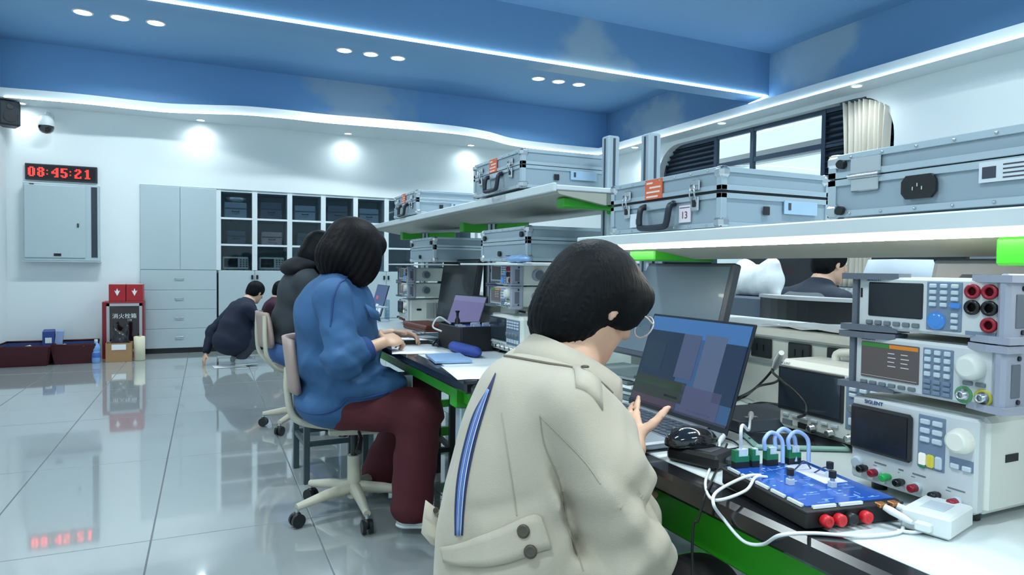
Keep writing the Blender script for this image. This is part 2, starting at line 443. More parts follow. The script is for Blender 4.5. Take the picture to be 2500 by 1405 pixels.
b = MB(mStrip); b.tube([(5.516, y, ZS+0.001) for y in (8.84, 5, 2, -1, -3.9)], 0.007, seg=6)
tag(b.build('light_strip'), 'straight white light strip along the soffit above the window', 'light strip')
b = MB(mStrip); b.tube([(XL+0.05, 5.642, 3.068), (1, 5.642, 3.068), (5.72, 5.642, 3.068)], 0.013, seg=6); b.tube([(5.72, 5.642, 3.068), (5.60, 5.80, 3.0)], 0.010, seg=6)
tag(b.build('light_strip'), 'straight white light strip along the lower edge of the blue ceiling beam', 'light strip')
# recessed round lights
mRing = mat('white lamp ring', (232, 238, 240), 0.4); mGlow = emat('lit round lamp', (235, 248, 255), 26.0)
def lamp(name, energy, parent, spot=None, size=0.1, z=-0.03, tilt=None):
    l = bpy.data.lights.new(name, 'SPOT' if spot else 'AREA'); l.energy = energy; l.color = LAMP
    if spot: l.spot_size = rad(spot); l.spot_blend = 1.0; l.shadow_soft_size = 0.045
    else: l.shape = 'DISK'; l.size = size; l.spread = rad(150)
    o = bpy.data.objects.new(name, l); COL.objects.link(o); o.parent = parent; o.location = (0, 0, z)
    if tilt: o.rotation_euler = tilt
    return o
def down(loc, label, e, group=None, r=0.055, spot=None, tilt=None):
    t = thing('ceiling_light', label, 'ceiling light', loc, 0, group)
    MB(mRing).lathe([(r*1.25, 0.0), (r*1.25, -0.006), (r*1.02, -0.010), (r, -0.004), (r, 0.0)], seg=20).build('ring', t)
    MB(mGlow).lathe([(r*0.98, -0.001), (r*0.98, -0.006), (r*0.4, -0.009)], seg=20).build('lens', t)
    lamp('lamp', e, t, spot, r*1.9, -0.02, tilt); return t
where = ['first from the left', 'second from the left', 'third from the left']
for g, (xs, nm) in enumerate((((-1.094, -0.781, -0.466), 'trio above the red clock'), ((1.416, 1.717, 2.035), 'trio above the painted cloud'), ((3.878, 4.172, 4.48), 'trio nearest the window corner'))):
    for k, x in enumerate(xs): down((x, 7.7, ZC), f'round ceiling light, {where[k]} of the {nm}', DOWN_W, 'trios of round lights in the blue ceiling', 0.075)
for y in (3.1, 0.4, -2.3):
    for xs in ((-1.094, -0.781, -0.466), (1.416, 1.717, 2.035), (3.878, 4.172, 4.48)):
        for x in xs: down((x, y, ZC), 'round recessed light in the blue ceiling on the near side of the beam', DOWN_W, 'round lights in the ceiling on the near side of the beam', 0.075)
for p, w in (((-1.879, 9.06, ZS), 'above the black dome camera'), ((-0.066, 9.06, ZS), 'above the plain white cupboard'), ((1.715, 9.03, ZS), 'above the glass bookcase'), ((3.475, 9.04, ZS), 'above the far metal cases')):
    down(p, f'small round light in the wavy soffit {w}', SOFFIT_W, 'lights in the wavy back soffit', 0.045, 160)
for p, w in (((5.64, 8.06, ZS), 'in the far corner'), ((5.62, 6.25, ZS), 'above the middle of the window'), ((5.61, 4.42, ZS), 'above the bunched curtain')):
    down(p, f'small round light in the window soffit {w}', SOFFIT_W, 'lights in the soffit above the window', 0.045, 150)
# ------------------------------------------------------------------ window
mFrameD = mat('dark grey window metal', (58, 74, 92), 0.4, 0.5); mLouv = mat('dark louvre blade', (34, 44, 58), 0.5, 0.3)
mPane = glassmat('clear window glass', (236, 246, 248))
win = MB(mFrameD)
XF = XR+0.10
for y in (WY0+0.02, 5.075, 6.10, 6.73, WY1-0.02): win.bx(XF, XF+0.05, y-0.025, y+0.025, WZ0, WZ1)
for z in (WZ0+0.02, 2.445, WZ1-0.02): win.bx(XF+0.005, XF+0.045, WY0, WY1, z-0.028, z+0.028)
w1 = struct(win, 'window_1')
for (y0, y1) in ((5.10, 6.075), (6.125, 6.705)):
    for (z0, z1) in ((WZ0+0.04, 2.417), (2.473, WZ1-0.04)):
        MB(mPane).bx(XF+0.02, XF+0.026, y0, y1, z0, z1).build('pane', w1)
for (y0, y1) in ((WY0+0.045, 5.05), (6.755, WY1-0.045)):
    z = 1.02
    MB(mFrameD).bx(XF+0.04, XF+0.046, y0, y1, WZ0, WZ1).build('backing', w1)
    while z < WZ1-0.05:
        MB(mLouv).box((XF+0.015, (y0+y1)/2, z), (0.035, y1-y0, 0.008), R=Matrix.Rotation(rad(35), 3, 'Y')).build('slat', w1); z += 0.062
# bunched cream curtain at the near end of the window
mCurt = mat('cream curtain cloth', (222, 216, 204), 0.85, var=0.05, bump=0.2, bscale=150)
grid = []
for iz in range(26):
    f = iz/25; z = 0.96+f*(2.80-0.96); row = []
    wid = 0.225+0.03*(f-0.5)**2*4; cy = 4.49
    for k in range(91):
        u = k/90; y = cy+(u-0.5)*2*wid; amp = 0.045
        top = min(2.81, WZ1-0.02-max(0, (WR-(y-WY0)))**2*1.0) if y < WY0+WR else 2.81
        row.append((5.80+0.045+0.028*math.sin(u*2*PI*9+0.6*math.sin(f*3))+0.012*math.sin(u*41+f*2), y, 0.96+f*(top-0.96)))
    grid.append(row)
cu = thing('curtain', 'cream curtain bunched at the rounded end of the window', 'curtain', (5.85, 4.55, 0.96), world=True)
MB(mCurt).sheet(grid, thick=0.004).build('cloth', cu)
tb = MB(mat('curtain rail', (70, 80, 92), 0.4, 0.5)); tb.cyl((5.84, 4.50, 2.81), (5.84, 4.78, 2.81), 0.012); tb.build('rail', cu)
# a pale corridor and a bright building outside the window
mOut = mat('pale outdoor render', (222, 226, 226), 0.7); mPink = mat('dusty pink corridor soffit', (200, 176, 178), 0.7)
b = MB(mPink); b.bx(6.3, 8.2, 2.0, 13.0, 3.42, 3.55); struct(b, 'exterior_corridor_soffit')
b = MB(mOut); b.bx(8.0, 8.15, 2.0, 13.0, 2.83, 3.02); b.bx(8.0, 8.15, 2.0, 12.5, 0.0, 1.05); b.bx(6.06, 8.15, 1.5, 13, -0.2, 0.0); struct(b, 'exterior_corridor_parapet')
b = MB(mOut)
for z in (0.2, 2.0): b.bx(22, 22.6, -4, 40, z, z+0.9)
b.bx(22.4, 26, -4, 40, -1, 3.2); struct(b, 'exterior_building')
# ================================================================== ON THE BACK WALL
mBlk = mat('black plastic', (22, 24, 27), 0.4); mDkg = mat('dark grey plastic', (60, 66, 74), 0.45)
mWhP = mat('white plastic', (222, 228, 228), 0.4); mCream = mat('cream instrument plastic', (214, 212, 200), 0.45)
mCab = mat('white cabinet laminate', (178, 194, 200), 0.4, var=0.015, scale=2); mChr = mat('brushed chrome', (190, 196, 200), 0.25, 1.0)
mRed = emat('red clock LED', (255, 40, 34), 5.0)
# speaker in the upper left corner
t = thing('speaker', 'black loudspeaker bracketed high in the left corner of the room', 'speaker', (-1.99, 9.0, 2.60), rad(25))
MB(mat('speaker cabinet', (44, 48, 54), 0.5)).box((0, 0, 0.13), (0.20, 0.2, 0.27), bev=0.012).build('body', t)
MB(mat('speaker grille cloth', (64, 70, 78), 0.8, bump=0.5, bscale=400)).box((0, -0.105, 0.13), (0.17, 0.012, 0.24), bev=0.005).build('grille', t)
g = MB(mBlk); g.cyl((0, -0.112, 0.09), (0, -0.118, 0.09), 0.06); g.cyl((0, -0.112, 0.2), (0, -0.118, 0.2), 0.03); g.build('driver', t)
MB(mDkg).box((0, 0.12, 0.13), (0.05, 0.08, 0.05)).build('bracket', t)
# dome camera
t = thing('dome_camera', 'white security camera with a black dome under the soffit', 'camera', (-1.64, 9.2, 2.64))
MB(mWhP).lathe([(0.03, 0.12), (0.055, 0.11), (0.075, 0.06), (0.08, 0.01), (0.078, 0.0)], o=(0, -0.17, 0)).build('housing', t)
MB(mat('smoked dome', (12, 13, 16), 0.08, coat=1.0)).lathe([(0.076, 0.004), (0.078, -0.02), (0.066, -0.055), (0.04, -0.078), (0.008, -0.086)], o=(0, -0.17, 0)).build('dome', t)
g = MB(mWhP); g.tube(curve([(0, 0, 0.14), (0, -0.09, 0.16), (0, -0.17, 0.115)], 5), 0.02); g.cyl((0, 0, 0.14), (0, -0.012, 0.14), 0.045); g.build('arm', t)
# LED clock
CK0 = at(63, 400, Y=9.16); CK1 = at(235, 445, Y=9.16)
cw = CK1.x-CK0.x+0.02; ch = 0.185
t = thing('led_clock', 'black wall clock showing red digits 08:45:21', 'clock', ((CK0.x+CK1.x)/2, YW, 2.045))
MB(mat('clock casing', (46, 50, 58), 0.4)).box((0, -0.02, ch/2), (cw, 0.04, ch), bev=0.004).build('casing', t)
MB(mat('clock face', (26, 16, 20), 0.3)).box((0, -0.041, ch/2), (cw-0.03, 0.004, ch-0.03)).build('face', t)
GL = {'0': ['01110', '11011', '11011', '11011', '11011', '11011', '11011', '01110'], '8': ['01110', '11011', '11011', '01110', '11011', '11011', '11011', '01110'],
      '4': ['00011', '00111', '01011', '11011', '11111', '00011', '00011', '00111'], '5': ['11111', '11000', '11000', '11110', '00011', '00011', '11011', '01110'],
      '2': ['01110', '11011', '00011', '00110', '01100', '11000', '11001', '11111'], '1': ['00110', '01110', '00110', '00110', '00110', '00110', '00110', '01111'],
      ':': ['0', '0', '1', '0', '0', '1', '0', '0']}
px = 0.0134; x = -cw/2+0.036
for chx in '08:45:21':
    g = MB(mRed); rows = GL[chx]
    for r, row in enumerate(rows):
        for c, v in enumerate(row):
            if v == '1': g.box((x+c*px, -0.044, ch/2+(3.5-r)*px), (px*0.86, 0.003, px*0.86))
    g.build('colon' if chx == ':' else 'digit', t); x += px*(len(rows[0])+(2.55 if chx == ':' else 1.55))
# electrical box
t = thing('electrical_box', 'white wall-mounted electrical box with a dark cable slot on its right', 'electrical box', (-1.51, YW, 1.125))
ew, eh = 0.73, 0.885
MB(mCab).box((0, -0.06, eh/2), (ew, 0.12, eh), bev=0.006).build('casing', t)
MB(mCab).box((-0.06, -0.124, eh/2+0.005), (ew-0.145, 0.012, eh-0.06), bev=0.004).build('door', t)
MB(mat('dark cable slot', (48, 58, 68), 0.5, var=0.3, scale=30)).box((ew/2-0.045, -0.122, eh/2+0.01), (0.06, 0.006, eh-0.07)).build('cable_slot', t)
g = MB(mDkg); g.box((0.16, -0.135, eh/2-0.03), (0.02, 0.014, 0.045), bev=0.004); g.build('latch', t)
MB(mBlk).box((-0.04, -0.132, 0.07), (0.07, 0.005, 0.03)).build('nameplate', t)
MB(mDkg).box((-0.28, -0.132, eh-0.02), (0.045, 0.004, 0.012)).build('badge', t)
MB(mCab).box((0, -0.065, -0.006), (ew+0.02, 0.13, 0.012)).build('drip_edge', t)
# plain white cupboard
t = thing('tall_cupboard', 'plain white floor-to-top cupboard with two doors above four drawers', 'cupboard', (-0.31, YW, 0), world=True)
cx0, cx1 = BX0+0.001, 0.115
g = MB(mCab); g.bx(cx0, cx1, YW-0.0, YW+0.45, 0.06, 2.06); g.build('body', t)
MB(mBlk).bx(cx0+0.01, cx1-0.01, YW-0.005, YW+0.4, 0.0, 0.06).build('plinth', t)
xm = at(440, 600, Y=YW).x
def hnd(t, x, z, w=0.10):
    g = MB(mChr); g.box((x, YW-0.036, z), (w, 0.008, 0.010), bev=0.003); g.box((x-w/2+0.008, YW-0.028, z), (0.008, 0.016, 0.008)); g.box((x+w/2-0.008, YW-0.028, z), (0.008, 0.016, 0.008)); return g.build('handle', t)
for a, c in ((cx0+0.004, xm-0.0015), (xm+0.0015, cx1-0.004)):
    d = MB(mCab).bx(a, c, YW-0.02, YW-0.001, 1.035, 2.055, bev=0.003).build('door', t)
zz = [(0.785, 1.03), (0.545, 0.782), (0.305, 0.542), (0.065, 0.302)]
for z0, z1 in zz:
    d = MB(mCab).bx(cx0+0.004, cx1-0.004, YW-0.02, YW-0.001, z0, z1, bev=0.003).build('drawer', t)
    g = hnd(d, (cx0+cx1)/2, (z0+z1)/2+0.02); g.location = (0, 0, 0)
# bookcase with glass doors
mFr = mat('white bookcase frame', (214, 224, 228), 0.4); mIn = mat('bookcase interior', (206, 216, 220), 0.6)
mGl = glassmat('tinted bookcase glass', (208, 218, 224))
t = thing('bookcase', 'long white built-in bookcase with three rows of tinted glass panes', 'bookcase', (1.9, YW, 0), world=True)
bx0, bx1 = 0.118, 3.65; P = 0.43; ncol = 8
g = MB(mFr); g.bx(bx0, bx1, YW+0.02, YW+0.45, 2.03, 2.062); g.bx(bx0, bx1, YW+0.02, YW+0.45, 1.0, 1.035); g.bx(bx0, bx1, YW+0.0, YW+0.45, 0.06, 0.09); g.build('carcass', t)
MB(mIn).bx(bx0, bx1, YW+0.43, YW+0.45, 0.06, 2.06).build('back_panel', t)
MB(mBlk).bx(bx0, bx1, YW+0.03, YW+0.4, 0, 0.06).build('plinth', t)
rows = [(1.037, 1.345), (1.372, 1.682), (1.705, 2.03)]
for k in range(ncol+1): MB(mFr).bx(0.132+P*k-0.031+0.0, 0.132+P*k+0.031, YW-0.018, YW+0.44, 1.035, 2.045).build('upright', t)
for k in range(ncol):
    x0 = 0.132+P*k+0.031; x1 = x0+P-0.062
    for (z0, z1) in rows[:2]: MB(mFr).bx(x0, x1, YW-0.012, YW+0.43, z1, z1+0.024).build('shelf_board', t)
    for (z0, z1) in rows: MB(mGl).bx(x0, x1, YW-0.004, YW+0.002, z0, z1).build('glass_pane', t)
    d = MB(mCab).bx(0.132+P*k+0.002, 0.132+P*(k+1)-0.002, YW-0.02, YW-0.001, 0.09, 1.028, bev=0.003).build('door', t)
    g = MB(mBlk); hx = 0.132+P*(k+1)-0.03 if k % 2 == 0 else 0.132+P*k+0.03
    g.bx(hx-0.012, hx+0.012, YW-0.035, YW-0.02, 0.92, 0.975, bev=0.004); o = g.build('lock', d); o.location = (0, 0, 0)
# things behind the glass
mBoxA = mat('dim silver equipment box', (150, 164, 176), 0.4, 0.2); mBoxB = mat('pinkish carton', (186, 158, 160), 0.7); mBoxC = mat('dark equipment box', (84, 96, 112), 0.5)
def stored_box(loc, w, h, m, label, scr=False):
    t = thing('storage_case', label, 'case', loc, 0, 'things stored behind the bookcase glass')
    MB(m).box((0, 0.14, h/2), (w, 0.26, h), bev=0.008).build('body', t)
    MB(mDkg).box((0, 0.005, h*0.62), (w-0.01, 0.008, 0.008)).build('seam', t)
    g = MB(mBlk); g.tube([(-0.04, 0.01, h*0.45), (-0.04, -0.015, h*0.40), (0.04, -0.015, h*0.40), (0.04, 0.01, h*0.45)], 0.006, seg=6); g.build('handle', t)
nm = ['first', 'second', 'third', 'fourth', 'fifth', 'sixth']
for k in range(5):
    cxk = 0.132+P*(k+0.5)
    stored_box((cxk-0.01, YW+0.06, 1.706), 0.27, 0.20+0.02*(k % 2), mBoxC if k % 2 else mBoxA, f'dim metal case behind glass, top row, {nm[k]} bay from the cupboard')
    if k < 4: stored_box((cxk, YW+0.06, 1.369), 0.22 if k != 1 else 0.26, 0.17, mBoxB if k == 1 else mBoxC, f'{"pinkish carton" if k == 1 else "dark case"} behind glass, middle row, {nm[k]} bay from the cupboard')
def stored_scope(loc, label, bright):
    t = thing('stored_oscilloscope', label, 'oscilloscope', loc, 0, 'instruments in the bottom glass row')
    MB(mCream).box((0, 0.07, 0.09), (0.31, 0.13, 0.16), bev=0.01).build('body', t)
    MB(emat('lit stored screen', (235, 240, 240), 0.9) if bright else mBlk).box((-0.055, 0.002, 0.095), (0.16, 0.006, 0.11)).build('screen', t)
    g = MB(mDkg)
    for r in range(4):
        for c in range(3): g.box((0.06+0.035*c, 0.002, 0.05+0.028*r), (0.018, 0.006, 0.012))
    g.build('buttons', t)
    g = MB(mDkg)
    for sx in (-1, 1): g.box((sx*0.1, 0.07, 0.005), (0.03, 0.08, 0.012))
    g.build('feet', t)
stored_scope((0.132+P*0.5-0.01, YW+0.05, 1.036), 'stored oscilloscope with a black screen in the bay beside the cupboard', False)
stored_scope((0.132+P*1.5, YW+0.05, 1.036), 'stored oscilloscope with a lit screen in the second bay from the cupboard', False)
t = thing('white_dish', 'white dish lying on top of the stored metal case', 'dish', (0.132+P*0.5, YW+0.18, 1.906)); t.location.z = 1.907
MB(mWhP).lathe([(0.03, 0.0), (0.10, 0.03), (0.125, 0.062), (0.12, 0.064), (0.09, 0.035), (0.02, 0.008)]).build('bowl', t); MB(mWhP).lathe([(0.03, 0.0), (0.03, 0.008), (0.02, 0.008)]).build('foot', t)
# ================================================================== ON THE FLOOR BY THE LEFT WALL
mMar = mat('maroon crate cloth', (74, 22, 32), 0.7, bump=0.2); mNavy = mat('navy lining cloth', (34, 52, 104), 0.7)
def crate(loc, rz, label):
    t = thing('crate', label, 'crate', loc, rz, 'open crates on the floor')
    w, d, h = 0.62, 0.46, 0.21
    def wall(p0, p1, p2, p3, m, n): MB(m).sheet([[p0, p1], [p3, p2]], thick=0.012, smooth=False).build(n, t)
    o = 0.06
    b0 = [(-w/2, -d/2, 0), (w/2, -d/2, 0), (w/2, d/2, 0), (-w/2, d/2, 0)]; t0 = [(-w/2-o, -d/2-o, h), (w/2+o, -d/2-o, h), (w/2+o, d/2+o, h), (-w/2-o, d/2+o, h)]
    for k in range(4):
        j = (k+1) % 4
        MB(mMar).sheet([[b0[k], b0[j]], [t0[k], t0[j]]], thick=0.012, smooth=False).build('side', t)
    i0 = [(x*0.95, y*0.95, 0.012) for x, y, z in b0]; i1 = [(x*0.955, y*0.955, h-0.01) for x, y, z in t0]
    g = MB(mNavy); g.sheet([[i0[0], i0[1]], [i0[3], i0[2]]], thick=0.004, smooth=False)
    for k in range(4):
        j = (k+1) % 4; g.sheet([[i0[k], i0[j]], [i1[k], i1[j]]], thick=0.003, smooth=False)
    g.build('lining', t); MB(mMar).tube([V(p) for p in t0], 0.012, seg=6, closed=True).build('rim', t)
    return t
crate((-1.775, 8.74, 0.002), rad(-2), 'maroon open crate cut by the edge of the picture').scale = (0.70, 1, 1); crate((-1.335, 8.78, 0.002), rad(3), 'maroon open crate with navy lining beside the blue bottle').scale = (0.55, 0.9, 1)
t = thing('file_box', 'blue cardboard file box standing in the crates', 'box', (-1.60, 8.86, 0.05), rad(8))
mBlu = mat('blue file card', (44, 66, 132), 0.6); MB(mBlu).box((0, 0, 0.15), (0.11, 0.30, 0.30), bev=0.004).build('body', t)
MB(mat('pale blue card', (134, 152, 190), 0.6)).box((0.09, 0.0, 0.16), (0.07, 0.28, 0.27), R=Matrix.Rotation(rad(6), 3, 'Y')).build('inner_card', t); MB(mWhP).box((0, -0.152, 0.2), (0.06, 0.003, 0.06)).build('label_sheet', t)
mPap = mat('white paper', (236, 240, 242), 0.6, var=0.02)
def paper(name, label, cat, c, w, h, rz, z, m=mPap, curl=0.0, group=None):
    g = MB(m); R = Matrix.Rotation(rz, 3, 'Z'); rows = []
    for i in range(7):
        rows.append([V(c[0], c[1], z)+R @ V((i/6-0.5)*w, (j/4-0.5)*h, curl*((i/6-0.5)**2*4)+0.0006*math.sin(i*2+j)) for j in range(5)])
    o = g.sheet(rows, thick=0.0008).build(name); return tag(o, label, cat, group)
paper('paper_sheet', 'white paper lying in the crate by the picture edge', 'paper', (-1.86, 8.70), 0.26, 0.3, 0.3, 0.17, curl=0.02)
paper('paper_sheet', 'white crumpled paper lying in the crate beside the bottle', 'paper', (-1.33, 8.66), 0.28, 0.24, -0.2, 0.17, curl=0.03)
t = thing('water_bottle', 'pale blue plastic bottle standing beside the cardboard box', 'bottle', (-1.115, 8.57, 0.001))
mBot = mat('pale blue bottle plastic', (120, 166, 224), 0.15, coat=0.5); MB(mBot).lathe([(0.036, 0), (0.042, 0.01), (0.042, 0.12), (0.036, 0.13), (0.042, 0.14), (0.042, 0.18), (0.018, 0.225), (0.014, 0.235)]).build('body', t)
MB(mWhP).cyl((0, 0, 0.235), (0, 0, 0.26), 0.017).build('cap', t); MB(mat('bottle wrapper', (70, 110, 190), 0.5)).lathe([(0.0425, 0.06), (0.0432, 0.062), (0.0432, 0.115), (0.0425, 0.117)]).build('wrapper', t)
# fire cabinet
t = thing('fire_cabinet', 'red fire cabinet with a dark glass door and white lettering', 'fire cabinet', (-0.885, 9.0, 0.0))
mFire = mat('fire red paint', (134, 24, 36), 0.4); mFrG = mat('grey door frame', (176, 178, 184), 0.4)
fw, fh = 0.42, 0.66
MB(mFire).box((0, 0.0, fh/2), (fw, 0.24, fh), bev=0.006).build('cabinet', t)
fr = MB(mFrG)
for sx in (-1, 1): fr.box((0.015+sx*0.165, -0.125, 0.36), (0.03, 0.016, 0.56))
fr.box((0.015, -0.125, 0.625), (0.36, 0.016, 0.03)); fr.box((0.015, -0.125, 0.09), (0.36, 0.016, 0.03)); fr = fr.build('door_frame', t)
MB(mat('dark red glass', (34, 14, 22), 0.12, coat=0.6)).box((0.015, -0.122, 0.36), (0.30, 0.008, 0.52)).build('door_glass', t)
mLet = mat('white lettering', (236, 238, 240), 0.5)
text('lettering', '消火栓箱', 0.062, mLet, t, (0.015, -0.128, 0.49), RFRONT)
text('lettering', '119', 0.03, mLet, t, (0.065, -0.128, 0.445), RFRONT)
for k, x in ((0, -0.06), (1, 0.115)):
    t = thing('extinguisher_box', ['red fire equipment box on the cabinet, away from the cupboard', 'red fire equipment box on the cabinet, beside the cupboard'][k], 'box', (-0.885+x, 9.0, fh+0.001), 0, 'red boxes on the fire cabinet')
    MB(mat('bright fire red', (168, 30, 40), 0.4)).box((0, 0, 0.1), (0.17, 0.2, 0.2), bev=0.004).build('body', t)
    g = MB(mLet); g.prism([(-0.03, -0.1005, 0.13), (0.0, -0.1005, 0.065), (0.03, -0.1005, 0.13), (0.012, -0.1005, 0.12), (0, -0.1005, 0.155), (-0.012, -0.1005, 0.12)], (0, -0.002, 0)); g.build('emblem', t); MB(mFrG).box((0.0, 0, 0.201), (0.16, 0.19, 0.004)).build('lid', t)
t = thing('cardboard_box', 'small open brown cardboard box in front of the fire cabinet', 'box', (-0.90, 8.66, 0.001), rad(2)); mKr = mat('brown cardboard', (168, 130, 92), 0.8)
bw, bd, bh = 0.25, 0.19, 0.21
for c, d in (((0, -bd/2, bh/2), (bw, 0.006, bh)), ((0, bd/2, bh/2), (bw, 0.006, bh)), ((-bw/2, 0, bh/2), (0.006, bd, bh)), ((bw/2, 0, bh/2), (0.006, bd, bh))): MB(mKr).box(c, d).build('side', t)
MB(mKr).box((0, 0, 0.004), (bw, bd, 0.008)).build('bottom', t); MB(mPap).box((0.0, -bd/2-0.004, 0.165), (0.14, 0.002, 0.06)).build('sticker', t)
t = thing('black_bag', 'black plastic bag stuffed into the cardboard box', 'bag', (-0.90, 8.66, 0.012))
q = Sdf((-0.16, -0.12, 0), (0.16, 0.12, 0.45), 0.012); q.ell((0, 0, 0.12), (0.10, 0.075, 0.12), k=0.03); q.cone((0, 0, 0.2), (-0.05, 0.02, 0.36), 0.07, 0.02, k=0.05); q.cone((0.03, 0, 0.2), (0.07, 0.02, 0.38), 0.06, 0.025, k=0.05)
q.disp(lambda X, Y, Z: 0.006*np.sin(60*X+20*Z)*np.sin(45*Z+30*Y)); q.build('sack', mat('black bin bag', (20, 23, 26), 0.3), t); MB(mBlk).tube([(-0.045, 0.02, 0.34), (-0.055, 0.02, 0.40), (-0.07, 0.01, 0.38)], 0.008, seg=6).build('knot', t)
t = thing('paper_roll', 'cream rolled tube standing beside the cardboard box', 'roll', (-0.70, 8.63, 0.001))
mRoll = mat('cream roll', (222, 216, 190), 0.7); MB(mRoll).lathe([(0.05, 0), (0.058, 0.004), (0.058, 0.27), (0.05, 0.275), (0.02, 0.272)]).build('outer_layer', t); MB(mKr).lathe([(0.019, 0.25), (0.019, 0.276), (0.013, 0.276)]).build('core', t)
# ================================================================== LAB BENCHES
mGreen = mat('green powder-coated steel', (48, 160, 32), 0.4, var=0.05); mAlu = mat('anodised aluminium post', (176, 192, 202), 0.35, 0.55, var=0.03)
mAluD = mat('dark slot in the post', (58, 70, 82), 0.5); mTop = mat('white bench mat', (212, 222, 224), 0.35, var=0.02); mEdge = mat('black bench edge', (20, 22, 26), 0.22, coat=0.3)
mSpine = mat('cream service duct', (214, 222, 216), 0.4, var=0.02); mShelf = mat('white shelf profile', (206, 216, 220), 0.4); mShelfU = mat('grey shelf underside', (168, 170, 160), 0.5)
mBenchLed = emat('bench light tube', (255, 250, 238), BENCH_E)
def post(parent, x, y, z0, z1, w=0.05):
    p = MB(mAlu); p.bx(x-w/2, x+w/2, y-w/2, y+w/2, z0, z1, bev=0.006); o = p.build('post', parent)
    g = MB(mAluD)
    g.bx(x-w/2-0.001, x-w/2+0.002, y-0.005, y+0.005, z0, z1-0.01); g.bx(x+w/2-0.002, x+w/2+0.001, y-0.005, y+0.005, z0, z1-0.01)
    g.bx(x-0.005, x+0.005, y-w/2-0.001, y-w/2+0.002, z0, z1-0.01); g.bx(x-0.005, x+0.005, y+w/2-0.002, y+w/2+0.001, z0, z1-0.01)
    s = g.build('slot', o); s.location = (0, 0, 0); return o
def bench(y0, y1, label, sockets, x0=0.73, xs=(1.38, 1.66), x1=2.30, za=0.645):
    t = thing('lab_bench', label, 'workbench', ((x0+x1)/2, (y0+y1)/2, 0), world=True)
    MB(mTop).bx(x0+0.055, x1-0.055, y0+0.045, y1-0.045, 0.722, 0.751, bev=0.002).build('tabletop', t)
    g = MB(mEdge)
    g.bx(x0, x0+0.056, y0, y1, 0.712, 0.7515, bev=0.008); g.bx(x1-0.056, x1, y0, y1, 0.712, 0.7515, bev=0.008)
    g.bx(x0+0.05, x1-0.05, y0, y0+0.046, 0.712, 0.7515, bev=0.008); g.bx(x0+0.05, x1-0.05, y1-0.046, y1, 0.712, 0.7515, bev=0.008); g.build('edge_band', t)
    for a in (x0+0.06, x1-0.10): MB(mGreen).bx(a, a+0.04, y0+0.12, y1-0.12, za, 0.712, bev=0.006).build('apron', t)
    n = 2 if y1-y0 < 2.4 else 3
    for k in range(n+1):
        y = y0+0.2+(y1-y0-0.4)*k/n
        MB(mGreen).bx(x0+(0.03 if k == 0 and y0 > 1 else 0.075), x1-0.075, y-0.03, y+0.03, 0.632, 0.712, bev=0.006).build('cross_beam', t)
        MB(mGreen).bx(x0+0.30, x1-0.30, y-0.02, y+0.02, 0.14, 0.19, bev=0.006).build('lower_beam', t)
        for x in (x0+0.075, x1-0.075):
            l = MB(mAlu).bx(x-0.025, x+0.025, y-0.025, y+0.025, 0.012, 0.634, bev=0.005).build('leg', t)
            o = MB(mBlk).lathe([(0.03, 0), (0.03, 0.008), (0.012, 0.014)], o=(x, y, 0.001)).build('foot', l); o.location = (0, 0, 0)
    # service duct down the middle
    a, c = xs
    g = MB(mSpine); g.bx(a+0.012, c-0.012, y0+0.06, y1-0.06, 0.751, 0.93); d = g.build('service_duct', t)
    MB(mat('pale duct lid', (226, 232, 228), 0.4)).bx(a-0.006, c+0.006, y0+0.05, y1-0.05, 0.93, 0.955, bev=0.006).build('duct_lid', t)
    MB(mat('grey duct rail', (150, 164, 168), 0.4, 0.3)).bx(a+0.004, a+0.014, y0+0.06, y1-0.06, 0.856, 0.866).build('duct_rail', t)
    for y in sockets:
        g = MB(mat('socket plate', (34, 42, 46), 0.4)); g.bx(a+0.004, a+0.013, y-0.036, y+0.036, 0.872, 0.924, bev=0.003); s = g.build('socket', t)
        g = MB(mBlk)
        for dy in (-0.012, 0.012): g.bx(a+0.002, a+0.006, y+dy-0.002, y+dy+0.002, 0.89, 0.908)
        o = g.build('socket_holes', s); o.location = (0, 0, 0)
    return t
bench(-0.42, 1.885, 'near lab bench with a green apron holding the open laptop', (1.37, 1.24, 1.12, 0.72, 0.3), za=0.615)
bench(1.93, 4.55, 'far lab bench with a green apron in front of the woman in denim', (2.3, 2.9, 3.5, 4.1))
